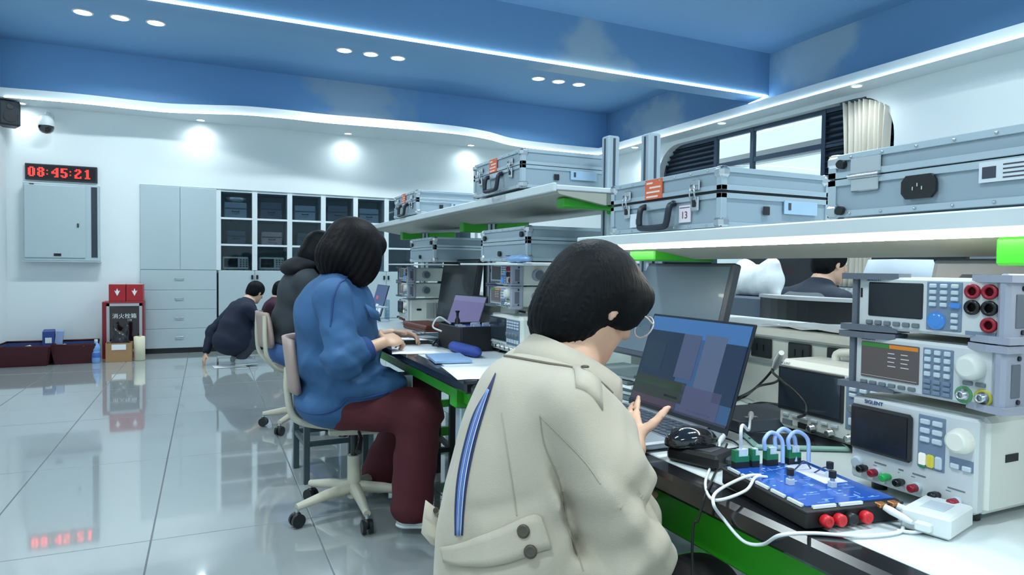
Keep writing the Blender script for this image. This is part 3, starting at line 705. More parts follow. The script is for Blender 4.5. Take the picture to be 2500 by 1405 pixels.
def shelf(y0, y1, z, posts, label, lit, ztop):
    x0, x1 = 1.06, 1.62
    t = thing('bench_shelf', label, 'shelf', (1.36, (y0+y1)/2, z), world=True)
    MB(mShelf).bx(x0, x1, y0, y1, z-0.018, z, bev=0.003).build('shelf_board', t)
    g = MB(mShelf); g.bx(x0-0.012, x0+0.002, y0, y1, z-0.024, z+0.006, bev=0.003); g.bx(x1-0.002, x1+0.012, y0, y1, z-0.024, z+0.006, bev=0.003); g.build('front_lip', t)
    # folded underside: a sloped pale reflector in front, a darker flat behind
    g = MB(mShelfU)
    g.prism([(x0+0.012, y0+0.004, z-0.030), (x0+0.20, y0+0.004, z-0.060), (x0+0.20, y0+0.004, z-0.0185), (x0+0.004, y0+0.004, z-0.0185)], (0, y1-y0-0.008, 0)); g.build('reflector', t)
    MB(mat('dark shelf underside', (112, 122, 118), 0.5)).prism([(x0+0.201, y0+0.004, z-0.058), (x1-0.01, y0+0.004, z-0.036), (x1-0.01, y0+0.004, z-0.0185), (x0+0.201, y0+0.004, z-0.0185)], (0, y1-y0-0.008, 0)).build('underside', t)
    if lit:
        MB(mBenchLed).tube([(x0-0.002, y0+0.02, z-0.030), (x0-0.002, y1-0.02, z-0.030)], 0.0062, seg=8).build('light_tube', t)
    for (y, br) in posts:
        post(t, 1.36, y, 0.953, ztop)
        if br:
            MB(mGreen).bx(x0+0.14, 1.335, y-0.03, y+0.03, z-0.098, z-0.036, bev=0.005).build('bracket', t)
            MB(mGreen).bx(1.385, x1-0.04, y-0.03, y+0.03, z-0.098, z-0.036, bev=0.005).build('bracket', t)
    return t
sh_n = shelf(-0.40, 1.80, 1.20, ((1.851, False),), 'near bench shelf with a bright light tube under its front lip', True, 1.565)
for y, x0, x1, za in ((0.55, 1.085, 1.335, 1.122), (1.56, 1.12, 1.335, 1.134)):
    MB(mGreen).bx(x0, x1, y-0.06, y+0.06, za, 1.165, bev=0.004).build('bracket', sh_n)
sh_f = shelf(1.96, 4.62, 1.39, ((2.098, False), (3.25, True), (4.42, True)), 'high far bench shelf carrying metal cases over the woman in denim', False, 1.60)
MB(mGreen).bx(1.10, 1.34, 1.985, 2.035, 1.318, 1.352, bev=0.004).build('bracket', sh_f)
MB(mGreen).bx(1.33, 1.388, 1.99, 2.075, 1.31, 1.36, bev=0.004).build('bracket', sh_f)
g = MB(mBlk); g.cyl((1.285, 1.984, 1.335), (1.285, 1.980, 1.335), 0.007); g.build('bracket_bolt', sh_f)
# ------------------------------------------------------------------ aluminium flight cases
mCase = mat('grey-blue case panel', (150, 168, 180), 0.38, 0.2, var=0.03, scale=3); mTrim = mat('aluminium case edging', (184, 200, 210), 0.3, 0.6); mSteel = mat('nickel case hardware', (196, 202, 206), 0.22, 0.9)
mOrange = mat('orange sticker', (214, 104, 70), 0.5); mSlab = mat('white case label', (214, 222, 230), 0.5)
mInk = mat('dark ink', (60, 64, 76), 0.6); mInkW = mat('pale ink', (240, 214, 200), 0.6)
def case(label, loc, rz, w=0.48, d=0.37, h=0.148, split=0.60, back=False, ajar=0.0, number=None, dots=False, feet=True, group='aluminium cases'):
    t = thing('aluminium_case', label, 'case', loc, rz, group)
    zb = 0.008; zs = zb+(h-zb)*split
    MB(mCase).bx(-w/2+0.004, w/2-0.004, 0.004, d-0.004, zb, zs-0.002).build('body', t)
    lid = MB(mCase).bx(-w/2+0.004, w/2-0.004, 0.004, d-0.004, zs+0.002+ajar, h+ajar).build('lid', t)
    g = MB(mBlk); g.bx(-w/2+0.008, w/2-0.008, 0.008, d-0.008, zs-0.003, zs+0.003+ajar); g.build('seam', t)
    e = 0.018
    def trims(z0, z1, nmz):
        g = MB(mTrim)
        for (xa, xb, ya, yb) in ((-w/2, w/2, 0, 0.006), (-w/2, w/2, d-0.006, d), (-w/2, -w/2+0.006, 0, d), (w/2-0.006, w/2, 0, d)):
            g.bx(xa, xb, ya, yb, z0, z0+e*0.7, bev=0.001); g.bx(xa, xb, ya, yb, z1-e*0.7, z1, bev=0.001)
        for sx in (-1, 1):
            for y in (0.009, d-0.009): g.box((sx*(w/2-0.009), y, (z0+z1)/2), (0.018, 0.018, z1-z0), bev=0.001)
        return g.build(nmz, t)
    trims(zb, zs-0.001, 'edging'); trims(zs+0.001+ajar, h+0.001+ajar, 'edging')
    for sx in (-1, 1):
        for y in (0.012, d-0.012):
            for z, sz in ((zb+0.012, -1), (h+ajar-0.012, 1)):
                MB(mSteel).box((sx*(w/2-0.012), y, z), (0.034, 0.034, 0.030), bev=0.009).build('corner', t)
    if feet:
        g = MB(mBlk)
        for sx in (-1, 1):
            for y in (0.05, d-0.05): g.cyl((sx*(w/2-0.06), y, 0.0), (sx*(w/2-0.06), y, zb+0.002), 0.012)
        g.build('feet', t)
    if not back and not dots:
        for sx in (-1, 1):
            x = sx*w*0.31
            g = MB(mSteel); g.bx(x-0.016, x+0.016, -0.005, 0.001, zs+0.006+ajar, zs+0.034+ajar, bev=0.003); g.bx(x-0.014, x+0.014, -0.006, 0.001, zs-0.040, zs-0.002, bev=0.003)
            g.tube([(x-0.009, -0.004, zs-0.02), (x-0.009, -0.013, zs), (x-0.006, -0.012, zs+0.02+ajar), (x+0.006, -0.012, zs+0.02+ajar), (x+0.009, -0.013, zs), (x+0.009, -0.004, zs-0.02)], 0.0025, seg=6)
            o = g.build('latch', t); MB(mBlk).bx(x-0.006, x+0.006, -0.0095, -0.0055, zs-0.030, zs-0.012, bev=0.002).build('keyhole', o)
        hz = zb+(zs-zb)*0.78
        g = MB(mat('dark case handle', (30, 38, 50), 0.35)); g.tube(curve([(-0.062, 0.002, hz+0.006), (-0.064, -0.016, hz-0.004), (-0.060, -0.022, hz-0.046), (-0.045, -0.023, hz-0.056), (0.045, -0.023, hz-0.056), (0.060, -0.022, hz-0.046), (0.064, -0.016, hz-0.004), (0.062, 0.002, hz+0.006)], 4), 0.0085, seg=8)
        g.build('handle', t)
        g = MB(mTrim); g.bx(-0.055, 0.055, -0.004, 0.001, hz-0.006, hz+0.016, bev=0.002); g.build('handle_plate', t)
        s = MB(mOrange).bx(-0.065, 0.012, -0.0012, 0.002, zs+0.001+ajar, zs+0.055+ajar).build('orange_sticker', t)
        g = MB(mInkW)
        for r, (a, c) in enumerate(((-0.058, -0.03), (-0.044, 0.006), (-0.058, 0.002), (-0.058, -0.006))): g.bx(a, c, -0.0018, -0.001, zs+0.043-0.0125*r+ajar, zs+0.048-0.0125*r+ajar)
        g.build('sticker_print', s)
        if number:
            s = MB(mat('pinkish number label', (226, 216, 226), 0.5)).bx(0.085, 0.130, -0.0012, 0.002, zb+0.018, zb+0.062).build('number_label', t)
            text('lettering', number, 0.026, mat('maroon ink', (120, 50, 70), 0.6), s, (0.107, -0.0016, zb+0.036), RFRONT)
            MB(mInk).bx(0.088, 0.127, -0.0017, -0.001, zb+0.055, zb+0.057).build('label_rule', s)
            s = MB(mSlab).bx(-0.135, -0.092, -0.0012, 0.002, zb+0.016, zb+0.055).build('small_label', t); MB(mInk).bx(-0.106, -0.100, -0.0018, -0.001, zb+0.024, zb+0.040).build('label_print', s)
    if back:
        for z in (zb+0.012, h-0.018): MB(mBlk).cyl((-w/2+0.032, -0.008, z), (-w/2+0.032, 0.002, z), 0.0085).build('foot_stud', t)
        g = MB(mSteel); g.bx(-w/2+0.05, -w/2+0.112, -0.003, 0.002, zs+0.004, zs+0.036, bev=0.002); g.bx(-w/2+0.052, -w/2+0.108, -0.003, 0.002, zs-0.028, zs-0.002, bev=0.002)
        g.cyl((-w/2+0.05, -0.005, zs), (-w/2+0.112, -0.005, zs), 0.005); g.build('hinge', t)
        g = MB(mBlk); g.T = Matrix.Translation((-w/2+0.185, 0.0, zb+0.042)); g.prism([(-0.030, 0, -0.010), (-0.022, 0, -0.020), (0.022, 0, -0.020), (0.030, 0, -0.010), (0.030, 0, 0.010), (0.022, 0, 0.020), (-0.022, 0, 0.020), (-0.030, 0, 0.010)], (0, -0.006, 0)); s = g.build('power_inlet', t)
        g = MB(mSteel); g.T = Matrix.Translation((-w/2+0.185, 0.0, zb+0.042))
        for a in (-0.008, 0, 0.008): g.box((a, -0.0065, 0.003 if a == 0 else -0.003), (0.002, 0.003, 0.006))
        g.build('pins', s)
        s = MB(mSlab).bx(w/2-0.20, w/2-0.09, -0.0012, 0.002, zs-0.036, zs-0.004).build('serial_label', t)
        g = MB(mInk)
        for r in range(4): g.bx(w/2-0.165, w/2-0.10-0.012*(r % 2), -0.0018, -0.001, zs-0.012-0.0065*r, zs-0.010-0.0065*r)
        g.bx(w/2-0.195, w/2-0.175, -0.0018, -0.001, zs-0.030, zs-0.012); g.build('label_print', s)
    if dots:
        for (sx, z) in ((-0.40, h-0.035), (0.40, h-0.03), (-0.05, zb+0.03)): MB(mBlk).cyl((sx*w, -0.007, z), (sx*w, 0.002, z), 0.011).build('foot_stud', t)
    else:
        # socket and clear label pocket on the right-hand end
        g = MB(mBlk); g.bx(w/2-0.001, w/2+0.003, d*0.36, d*0.42, zb+0.034, zb+0.056, bev=0.002); g.build('end_socket', t)
        s = MB(mat('clear label pocket', (160, 190, 214), 0.15, coat=0.6)).bx(w/2-0.001, w/2+0.0025, d*0.55, d*0.86, zb+0.040, zs-0.010).build('label_pocket', t)
        MB(mInk).bx(w/2+0.0025, w/2+0.0032, d*0.585, d*0.61, zs-0.034, zs-0.016).build('pocket_print', s)
    g = MB(mSteel)
    for k in range(7): g.ball((-w/2+0.05+k*(w-0.1)/6, -0.0005, zb+0.006), 0.003, seg=6); g.ball((-w/2+0.05+k*(w-0.1)/6, -0.0005, h+ajar-0.006), 0.003, seg=6)
    g.build('rivets', t); return t
RZ = -PI/2
case('aluminium case with an orange sticker, black handle and number 13, on the near shelf', (1.12, 1.482, 1.206), RZ, number='13', ajar=0.005)
case('aluminium case with a black power inlet, at the picture edge on the near shelf', (1.10, 0.685, 1.206), RZ, h=0.126, split=0.62, back=True, feet=False)
case('aluminium case with an orange sticker near the corner end of the high far shelf', (1.04, 2.43, 1.396), RZ, number=None)
case('small-looking aluminium case at the distant end of the high far shelf', (1.06, 3.83, 1.396), RZ, h=0.14)
case('aluminium case with black studs on the instrument stack behind the woman in beige', (1.09, 2.47, 1.128), RZ, w=0.46, dots=True, feet=False, h=0.14)
case('aluminium case with black foot studs lying on the distant instrument stack', (1.13, 3.72, 1.128), RZ, w=0.46, dots=True, feet=False, h=0.145)
# ------------------------------------------------------------------ bench instruments (front looks along -Y, base at z = 0)
mFace = mat('pale grey instrument face', (196, 202, 204), 0.4, var=0.02); mBump = mat('grey rubber bumper', (92, 100, 112), 0.55); mBump2 = mat('lilac grey corner bumper', (150, 156, 172), 0.5)
mBody = mat('off-white instrument body', (214, 218, 212), 0.45, var=0.02); mKeyP = mat('blue-grey key panel', (110, 128, 150), 0.45); mKey = mat('pale key', (190, 202, 212), 0.4); mKeyD = mat('grey key', (106, 116, 124), 0.4)
mScrOff = mat('dark glass screen', (14, 22, 32), 0.25, coat=0.15); mJackR = mat('dark red socket', (146, 22, 44), 0.35); mJackK = mat('black socket', (16, 18, 22), 0.3); mBlueK = emat('lit blue key', (64, 140, 226), 0.7)
mLogo = mat('dark blue print', (56, 74, 130), 0.5)
def inst_shell(t, w, h, d, bumpers=True):
    MB(mBody).bx(-w/2+0.010, w/2-0.010, 0.02, d, 0.006, h-0.004, bev=0.006).build('body', t)
    MB(mFace).bx(-w/2+0.006, w/2-0.012, -0.002, 0.022, 0.004, h-0.004, bev=0.004).build('face_plate', t)
    if bumpers:
        g = MB(mBump); g.bx(-w/2-0.002, -w/2+0.007, -0.008, 0.03, 0.0, h, bev=0.003); g.build('front_bumper', t)
        for z in (0.0, h-0.008):
            MB(mBump).prism([(-w/2-0.016, -0.014, z), (-w/2+0.03, -0.012, z), (-w/2+0.075, 0.0, z), (-w/2+0.075, 0.03, z), (-w/2-0.012, 0.03, z)], (0, 0, 0.010)).build('bumper_lip', t); MB(mBump).prism([(w/2+0.008, -0.012, z), (w/2-0.02, -0.010, z), (w/2-0.05, 0.0, z), (w/2-0.05, 0.03, z), (w/2+0.012, 0.03, z)], (0, 0, 0.010), mBump2).build('bumper_lip', t)
        g = MB(mBump2); g.bx(w/2-0.012, w/2+0.004, -0.010, 0.045, -0.002, h+0.004, bev=0.005); o = g.build('side_bumper', t)
        MB(mBump).bx(w/2+0.0035, w/2+0.0055, 0.006, 0.026, 0.022, h-0.024, bev=0.001).build('grip', o)
        g = MB(mBlk)
        for z in (0.016, h-0.016): g.cyl((w/2+0.003, 0.022, z), (w/2+0.0062, 0.022, z), 0.0035, seg=8)
        g.build('screws', o)
        g = MB(mBump2); g.cyl((w/2-0.012, 0.11, h*0.5), (w/2+0.014, 0.11, h*0.5), 0.024); g.build('handle_pivot', t)
        g = MB(mBump); g.cyl((w/2+0.013, 0.11, h*0.5), (w/2+0.016, 0.11, h*0.5), 0.019); g.build('pivot_cap', t)
        g = MB(mBump); g.bx(-w/2+0.01, w/2-0.01, d-0.02, d+0.012, -0.002, h+0.002, bev=0.006); g.build('rear_bumper', t)
    else:
        g = MB(mBlk)
        for sx in (-1, 1):
            for y in (0.03, d-0.03): g.cyl((sx*(w/2-0.03), y, -0.012), (sx*(w/2-0.03), y, 0.008), 0.011)
        g.build('feet', t)
def keys(t, name, x0, x1, z0, z1, nx, nz, m, fill=0.66, proud=0.004):
    for i in range(nx):
        for j in range(nz):
            dx = (x1-x0)/nx; dz = (z1-z0)/nz
            MB(m).box((x0+dx*(i+0.5), -0.002, z0+dz*(j+0.5)), (dx*fill, proud*2, dz*fill), bev=0.0012).build(name, t)
def logo(t, x, z, s=0.0075): text('lettering', 'SIGLENT', s, mLogo, t, (x, -0.0035, z), RFRONT, 0.0003, 'LEFT')
def multimeter(label, loc, rz, group=None):
    w, h, d = 0.235, 0.092, 0.27; t = thing('multimeter', label, 'multimeter', loc, rz, group); inst_shell(t, w, h, d)
    u = lambda f: -w/2+0.006+(w-0.018)*f; v = lambda f: 0.004+(h-0.008)*f
    g = MB(mScrOff); g.bx(u(0.09), u(0.51), -0.004, 0.0, v(0.25), v(0.90), bev=0.002); g.build('screen', t)
    keys(t, 'soft_key', u(0.07), u(0.50), v(0.07), v(0.19), 6, 1, mKeyD, 0.7); logo(t, u(0.075), v(0.95), 0.007)
    MB(mKeyP).bx(u(0.535), u(0.775), -0.003, 0.0, v(0.08), v(0.94), bev=0.001).build('key_panel', t)
    keys(t, 'key', u(0.545), u(0.765), v(0.48), v(0.92), 3, 4, mKey); keys(t, 'key', u(0.695), u(0.765), v(0.10), v(0.42), 1, 3, mKey)
    MB(mBlueK).bx(u(0.70), u(0.765), -0.008, 0.0, v(0.49), v(0.58), bev=0.002).build('blue_key', t)
    MB(mBlueK).lathe([(0.013, 0.0), (0.013, 0.005), (0.008, 0.007)], o=(u(0.61), -0.001, v(0.25)), axis=(0, -1, 0)).build('navigation_key', t)
    for fx, fz, m in ((0.84, 0.79, mJackR), (0.945, 0.79, mJackR), (0.84, 0.52, mJackK), (0.945, 0.52, mJackK), (0.945, 0.24, mJackR)):
        j = MB(m).lathe([(0.0105, 0), (0.0105, 0.005), (0.0065, 0.006), (0.006, 0.001)], o=(u(fx), -0.001, v(fz)), axis=(0, -1, 0)).build('socket', t)
    g = MB(mKeyP); g.bx(u(0.80), u(0.985), -0.003, 0, v(0.05), v(0.12)); g.build('caption', t)
    g = MB(mBlk); g.bx(u(0.025), u(0.04), -0.003, 0.0, v(0.6), v(0.78)); g.build('usb_port', t); return t
def generator(label, loc, rz, group=None):
    w, h, d = 0.235, 0.092, 0.27; t = thing('signal_generator', label, 'signal generator', loc, rz, group); inst_shell(t, w, h, d)
    u = lambda f: -w/2+0.006+(w-0.018)*f; v = lambda f: 0.004+(h-0.008)*f
    s = MB(emat('dim grey generator screen', (92, 92, 96), 0.55)).bx(u(0.06), u(0.51), -0.004, 0.0, v(0.20), v(0.89), bev=0.001).build('screen', t)
    MB(emat('green screen bar', (40, 130, 60), 0.7)).bx(u(0.065), u(0.285), -0.0048, -0.003, v(0.80), v(0.87)).build('screen_bar', s); MB(emat('orange screen bar', (206, 132, 40), 0.7)).bx(u(0.29), u(0.505), -0.0048, -0.003, v(0.80), v(0.87)).build('screen_bar', s)
    g = MB(emat('screen text', (200, 210, 220), 0.7))
    for r in range(4):
        for c in range(2): g.bx(u(0.28+0.1*c), u(0.33+0.1*c+0.01*(r % 2)), -0.0047, -0.003, v(0.70-0.08*r), v(0.715-0.08*r))
    g.bx(u(0.07), u(0.5), -0.0047, -0.003, v(0.24), v(0.245)); g.build('screen_text', s)
    keys(t, 'soft_key', u(0.05), u(0.50), v(0.05), v(0.155), 6, 1, mKeyD, 0.7); logo(t, u(0.055), v(0.945), 0.007)
    MB(mKeyP).bx(u(0.535), u(0.745), -0.003, 0.0, v(0.05), v(0.90), bev=0.001).build('key_panel', t)
    keys(t, 'key', u(0.54), u(0.74), v(0.37), v(0.89), 3, 4, mKey); keys(t, 'key', u(0.54), u(0.74), v(0.06), v(0.35), 3, 3, mKeyP, 0.75)
    MB(mBody).lathe([(0.019, 0), (0.019, 0.004), (0.0165, 0.016), (0.012, 0.018)], o=(u(0.865), -0.001, v(0.66)), axis=(0, -1, 0), seg=28).build('dial', t)
    for fx, m in ((0.815, mat('green ring print', (80, 150, 96), 0.5)), (0.935, mat('yellow ring print', (190, 186, 70), 0.5))):
        j = MB(mSteel).lathe([(0.0085, 0), (0.0085, 0.003), (0.006, 0.004), (0.006, 0.012), (0.004, 0.012), (0.004, 0.004)], o=(u(fx), -0.001, v(0.17)), axis=(0, -1, 0)).build('output_socket', t)
        MB(m).lathe([(0.0125, 0), (0.0125, 0.0012), (0.0095, 0.0014)], o=(u(fx), -0.0015, v(0.17)), axis=(0, -1, 0)).build('colour_ring', j)
    for fx in (0.84, 0.92): MB(mKeyD).box((u(fx), -0.002, v(0.38)), (0.013, 0.007, 0.006), bev=0.001).build('key', t)
    return t
def supply(label, loc, rz, group=None):
    w, h, d = 0.205, 0.140, 0.27; t = thing('power_supply', label, 'power supply', loc, rz, group)
    MB(mBody).bx(-w/2, w/2, 0.012, d, 0, h, bev=0.008).build('body', t); MB(mFace).bx(-w/2+0.001, w/2-0.004, -0.004, 0.015, 0.002, h-0.002, bev=0.004).build('face_plate', t)
    u = lambda f: -w/2+w*f; v = lambda f: h*f
    s = MB(mBlk).bx(u(0.015), u(0.53), -0.012, -0.003, v(0.37), v(0.90), bev=0.006).build('screen_bezel', t)
    MB(mScrOff).bx(u(0.07), u(0.505), -0.013, -0.011, v(0.42), v(0.86)).build('screen', s)
    MB(mKeyP).bx(u(0.565), u(0.765), -0.0052, -0.003, v(0.36), v(0.93), bev=0.001).build('key_panel', t)
    for i in range(2):
        for j in range(3): MB(mKey).box((u(0.62+0.09*i), -0.005, v(0.86-0.095*j)), (0.015, 0.007, 0.008), bev=0.0015).build('key', t)
    for i, m in enumerate((emat('lit white key', (236, 244, 240), 0.8), emat('lit yellow key', (206, 206, 70), 0.7), mKey)): MB(m).box((u(0.605+0.06*i), -0.005, v(0.45)), (0.0105, 0.008, 0.019), bev=0.002).build('output_key', t)
    MB(mat('green key', (50, 130, 90), 0.4)).box((u(0.605), -0.005, v(0.385)), (0.0105, 0.007, 0.008), bev=0.002).build('output_key', t)
    MB(mat('cream dial', (226, 226, 216), 0.4)).lathe([(0.0185, 0), (0.0185, 0.003), (0.0155, 0.016), (0.012, 0.018)], o=(u(0.875), -0.003, v(0.74)), axis=(0, -1, 0), seg=28).build('dial', t)
    MB(mKeyP).bx(u(0.80), u(0.96), -0.0050, -0.003, v(0.44), v(0.555)).build('key_panel', t)
    for fx in (0.84, 0.92): MB(mKey).box((u(fx), -0.005, v(0.47)), (0.012, 0.007, 0.007), bev=0.001).build('key', t)
    MB(mKey).lathe([(0.0105, 0), (0.0105, 0.004), (0.008, 0.006)], o=(u(0.07), -0.003, v(0.20)), axis=(0, -1, 0)).build('power_button', t)
    mG = mat('green binding post', (40, 176, 90), 0.35)
    for fx, fz, m in ((0.145, .165, mJackK), (0.245, .155, mJackR), (0.345, .145, mG), (0.455, .135, mJackK), (0.57, .125, mJackR), (0.725, .115, mJackK), (0.86, .105, mJackR)):
        j = MB(m).lathe([(0.0045, 0), (0.0045, 0.006), (0.0062, 0.007), (0.0062, 0.018), (0.004, 0.020)], o=(u(fx), -0.003, v(fz)), axis=(0, -1, 0)).build('binding_post', t)
        if m is mJackR: MB(mKey).lathe([(0.0078, 0), (0.0078, 0.006), (0.0068, 0.007)], o=(u(fx), -0.003, v(fz)), axis=(0, -1, 0)).build('collar', j)
    g = MB(mKeyD)
    for fx, ww in ((0.27, 0.1), (0.44, 0.04), (0.58, 0.1), (0.85, 0.12)): g.bx(u(fx-ww/2), u(fx+ww/2), -0.0046, -0.003, v(0.255 if fx < 0.8 else 0.22), v(0.27 if fx < 0.8 else 0.233)); g.bx(u(fx-ww*0.6), u(fx-ww*0.3), -0.0046, -0.003, v(0.225 if fx < 0.8 else 0.19), v(0.23 if fx < 0.8 else 0.195))
    g.build('caption', t); text('lettering', 'SIGLENT', 0.0085, mLogo, t, (u(0.12), -0.0048, v(0.945)), RFRONT, 0.0004, 'LEFT')
    g = MB(mBlk); g.bx(w/2-0.001, w/2+0.0012, 0.055, 0.085, v(0.52), v(0.60)); g.build('side_badge', t)
    g = MB(mKeyD)
    for k in range(12): g.bx(w/2-0.001, w/2+0.0008, 0.12+0.010*k, 0.124+0.010*k, v(0.15), v(0.85))
    g.build('vents', t)
    g = MB(mBlk)
    for sx in (-1, 1):
        for y in (0.03, d-0.03): g.cyl((sx*(w/2-0.03), y, -0.014), (sx*(w/2-0.03), y, 0.003), 0.012)
    g.build('feet', t); return t
def scope(label, loc, rz, group=None, lit=None):
    w, h, d = 0.312, 0.152, 0.13; t = thing('oscilloscope', label, 'oscilloscope', loc, rz, group)
    MB(mBody).bx(-w/2, w/2, 0.0, d, 0, h, bev=0.012).build('body', t)
    s = MB(mat('dark screen bezel', (40, 46, 52), 0.3)).bx(-w/2+0.006, -w/2+0.172, -0.004, 0.002, 0.042, h-0.014, bev=0.002).build('screen_bezel', t)
    MB(lit or mat('grey-black scope screen', (46, 56, 66), 0.12, coat=0.4)).bx(-w/2+0.012, -w/2+0.166, -0.0052, -0.003, 0.05, h-0.020).build('screen', s)
    for i in range(6): MB(mKey).box((-w/2+0.028+0.025*i, -0.002, 0.033), (0.016, 0.006, 0.006), bev=0.001).build('soft_key', t)
    for i in range(4):
        j = MB(mSteel).lathe([(0.009, 0), (0.009, 0.004), (0.0065, 0.005), (0.0065, 0.014), (0.004, 0.014)], o=(-w/2+0.1+0.045*i, -0.001, 0.017), axis=(0, -1, 0)).build('input_socket', t)
    MB(mBlk).bx(-w/2+0.062, -w/2+0.084, -0.003, 0.001, 0.010, 0.022).build('usb_port', t)
    MB(mKeyD).bx(-w/2+0.02, -w/2+0.045, -0.003, 0.001, 0.010, 0.022).build('power_button', t); logo(t, -w/2+0.012, h-0.008, 0.007)
    MB(mKeyP).bx(w/2-0.135, w/2-0.012, -0.0015, 0.001, 0.034, h-0.016).build('key_panel', t)
    keys(t, 'key', w/2-0.13, w/2-0.016, 0.098, h-0.02, 5, 3, mKey)
    for i in range(4): MB(mKeyD).lathe([(0.009, 0), (0.008, 0.012), (0.006, 0.013)], o=(w/2-0.115+0.028*i, -0.001, 0.078), axis=(0, -1, 0)).build('knob', t)
    keys(t, 'key', w/2-0.13, w/2-0.016, 0.040, 0.062, 5, 1, mKey)
    g = MB(mBody); g.tube(curve([(-0.08, 0.09, h-0.002), (-0.07, 0.09, h+0.018), (0.0, 0.09, h+0.022), (0.07, 0.09, h+0.018), (0.08, 0.09, h-0.002)], 4), 0.009, seg=8); g.build('carry_handle', t)
    g = MB(mBlk)
    for sx in (-1, 1): g.bx(sx*0.10-0.02, sx*0.10+0.02, 0.01, 0.09, -0.012, 0.004, bev=0.003)
    g.build('feet', t); return t
PX = 0.985
psu = supply('power supply with a large dark screen, lowest of the stack beside the trainer box', (PX, 0.664, 0.766), RZ)
gen = generator('signal generator with a lit screen, middle of the stack beside the trainer box', (PX, 0.653, 0.918), RZ)
dmm = multimeter('multimeter with five round sockets, topmost of the stack beside the trainer box', (PX, 0.650, 1.014), RZ)
# pads between them so that each rests on the one below
sc = scope('white oscilloscope with a dark screen beside the open laptop', (1.155, 0.935, 0.764), RZ)
# the two far stacks
scope2 = dup(sc, (1.075, 2.48, 0.764), RZ, 'oscilloscope at the foot of the stack in front of the woman in beige')
g2 = dup(gen, (1.10, 2.50, 0.946), RZ, 'signal generator in the middle of the stack beside the black monitor')
d2 = dup(dmm, (1.10, 2.50, 1.035), RZ, 'multimeter topmost of the stack beside the black monitor, under a white board')
for o in (scope2,): o.location = (1.11, 2.48, 0.765)
psu2 = dup(psu, (1.12, 4.06, 0.766), RZ, 'power supply at the foot of the distant instrument stack')
g3 = dup(gen, (1.12, 4.06, 0.918), RZ, 'signal generator in the middle of the distant instrument stack')
d3 = dup(dmm, (1.12, 4.06, 1.014), RZ, 'multimeter topmost of the distant instrument stack')
def board(name, label, cat, x0, x1, y0, y1, z, th, m, bev=0.002):
    o = MB(m).bx(x0, x1, y0, y1, z, z+th, bev=bev).build(name); return tag(o, label, cat)
board('white_board', 'thin white board lying across the stack under the studded case', 'board', 1.03, 1.50, 2.20, 2.80, 1.1275-0.0085, 0.008, mWhP)
board('white_board', 'thin white board lying on the distant instrument stack', 'board', 1.06, 1.52, 3.45, 4.22, 1.1275-0.0095, 0.008, mWhP)
# ------------------------------------------------------------------ monitors
mMonS = mat('grey monitor screen with painted reflection', (112, 130, 144), 0.3, coat=0.2); mMonF = mat('grey monitor frame', (84, 92, 102), 0.35); mMonK = mat('black monitor frame', (18, 22, 30), 0.4)  # mMonS: reflected light is put into the flat grey of the screen
def monitor(label, loc, rz, w, h, tilt, zb, scr, frm, stand=True, curvy=False):
    t = thing('monitor', label, 'monitor', loc, rz)
    R = Matrix.Translation((0, 0, zb)) @ Matrix.Rotation(-tilt, 4, 'X')
    g = MB(frm); g.T = R; g.bx(-w/2, w/2, 0, 0.03, 0, h, bev=0.005); g.build('casing', t)
    g = MB(scr); g.T = R; g.bx(-w/2+0.012, w/2-0.012, -0.0015, 0.004, 0.02, h-0.012); g.build('screen', t)
    g = MB(frm); g.T = R; g.bx(-0.12, 0.12, 0.03, 0.05, 0.06, h-0.08, bev=0.008); g.build('back_shell', t)
    if stand:
        g = MB(frm); g.tube(curve([(0, 0.055+0.02, zb+h*0.35), (0, 0.10, zb*0.6), (0, 0.085, 0.012)], 4), 0.018); g.build('neck', t)
        MB(frm).box((0, 0.06, 0.006), (0.22, 0.16, 0.012), bev=0.004).build('base', t)
    return t
monitor('grey monitor with a blank reflecting screen behind the open laptop', (1.262, 1.70, 0.752), RZ, 0.54, 0.315, rad(15), 0.075, mMonS, mMonF)
monitor('grey blank monitor behind the multimeter at the picture edge', (1.262, 0.60, 0.752), RZ, 0.54, 0.315, rad(15), 0.083, mat('monitor screen paled for reflection', (206, 210, 214), 0.35), mat('pale grey monitor frame', (190, 194, 198), 0.4))  # screen colour made pale to stand for the reflected light
monitor('tall black monitor behind the purple laptop on the far bench', (1.22, 3.44, 0.752), RZ, 0.56, 0.345, rad(8), 0.06, mScrOff, mMonK)
# the one on the other side of the bench, seen from behind
t = thing('rear_monitor', 'black curved monitor seen from behind across the near bench', 'monitor', (1.96, 1.75, 0.752), RZ)
arc = [(-0.25+0.05*k, 0.055-0.075*(1-((k-5)/5)**2)) for k in range(11)]
MB(mat('black monitor back', (18, 20, 24), 0.35)).prism([(x, y, 0.055) for x, y in arc]+[(0.25, 0.075, 0.055), (-0.25, 0.075, 0.055)], (0, 0, 0.198)).build('casing', t)
MB(mat('silver monitor rim', (176, 180, 182), 0.4, 0.1)).prism([(x*1.01, y-0.004, 0.2535) for x, y in arc]+[(0.255, 0.08, 0.2535), (-0.255, 0.08, 0.2535)], (0, 0, 0.012)).build('top_rim', t)
MB(mMonS).bx(-0.24, 0.24, 0.0745, 0.078, 0.065, 0.245).build('screen', t)
MB(mMonK).tube(curve([(0, 0.07, 0.16), (0, 0.10, 0.08), (0, 0.09, 0.01)], 4), 0.016).build('neck', t); MB(mMonK).box((0, 0.06, 0.006), (0.2, 0.16, 0.012), bev=0.004).build('base', t)
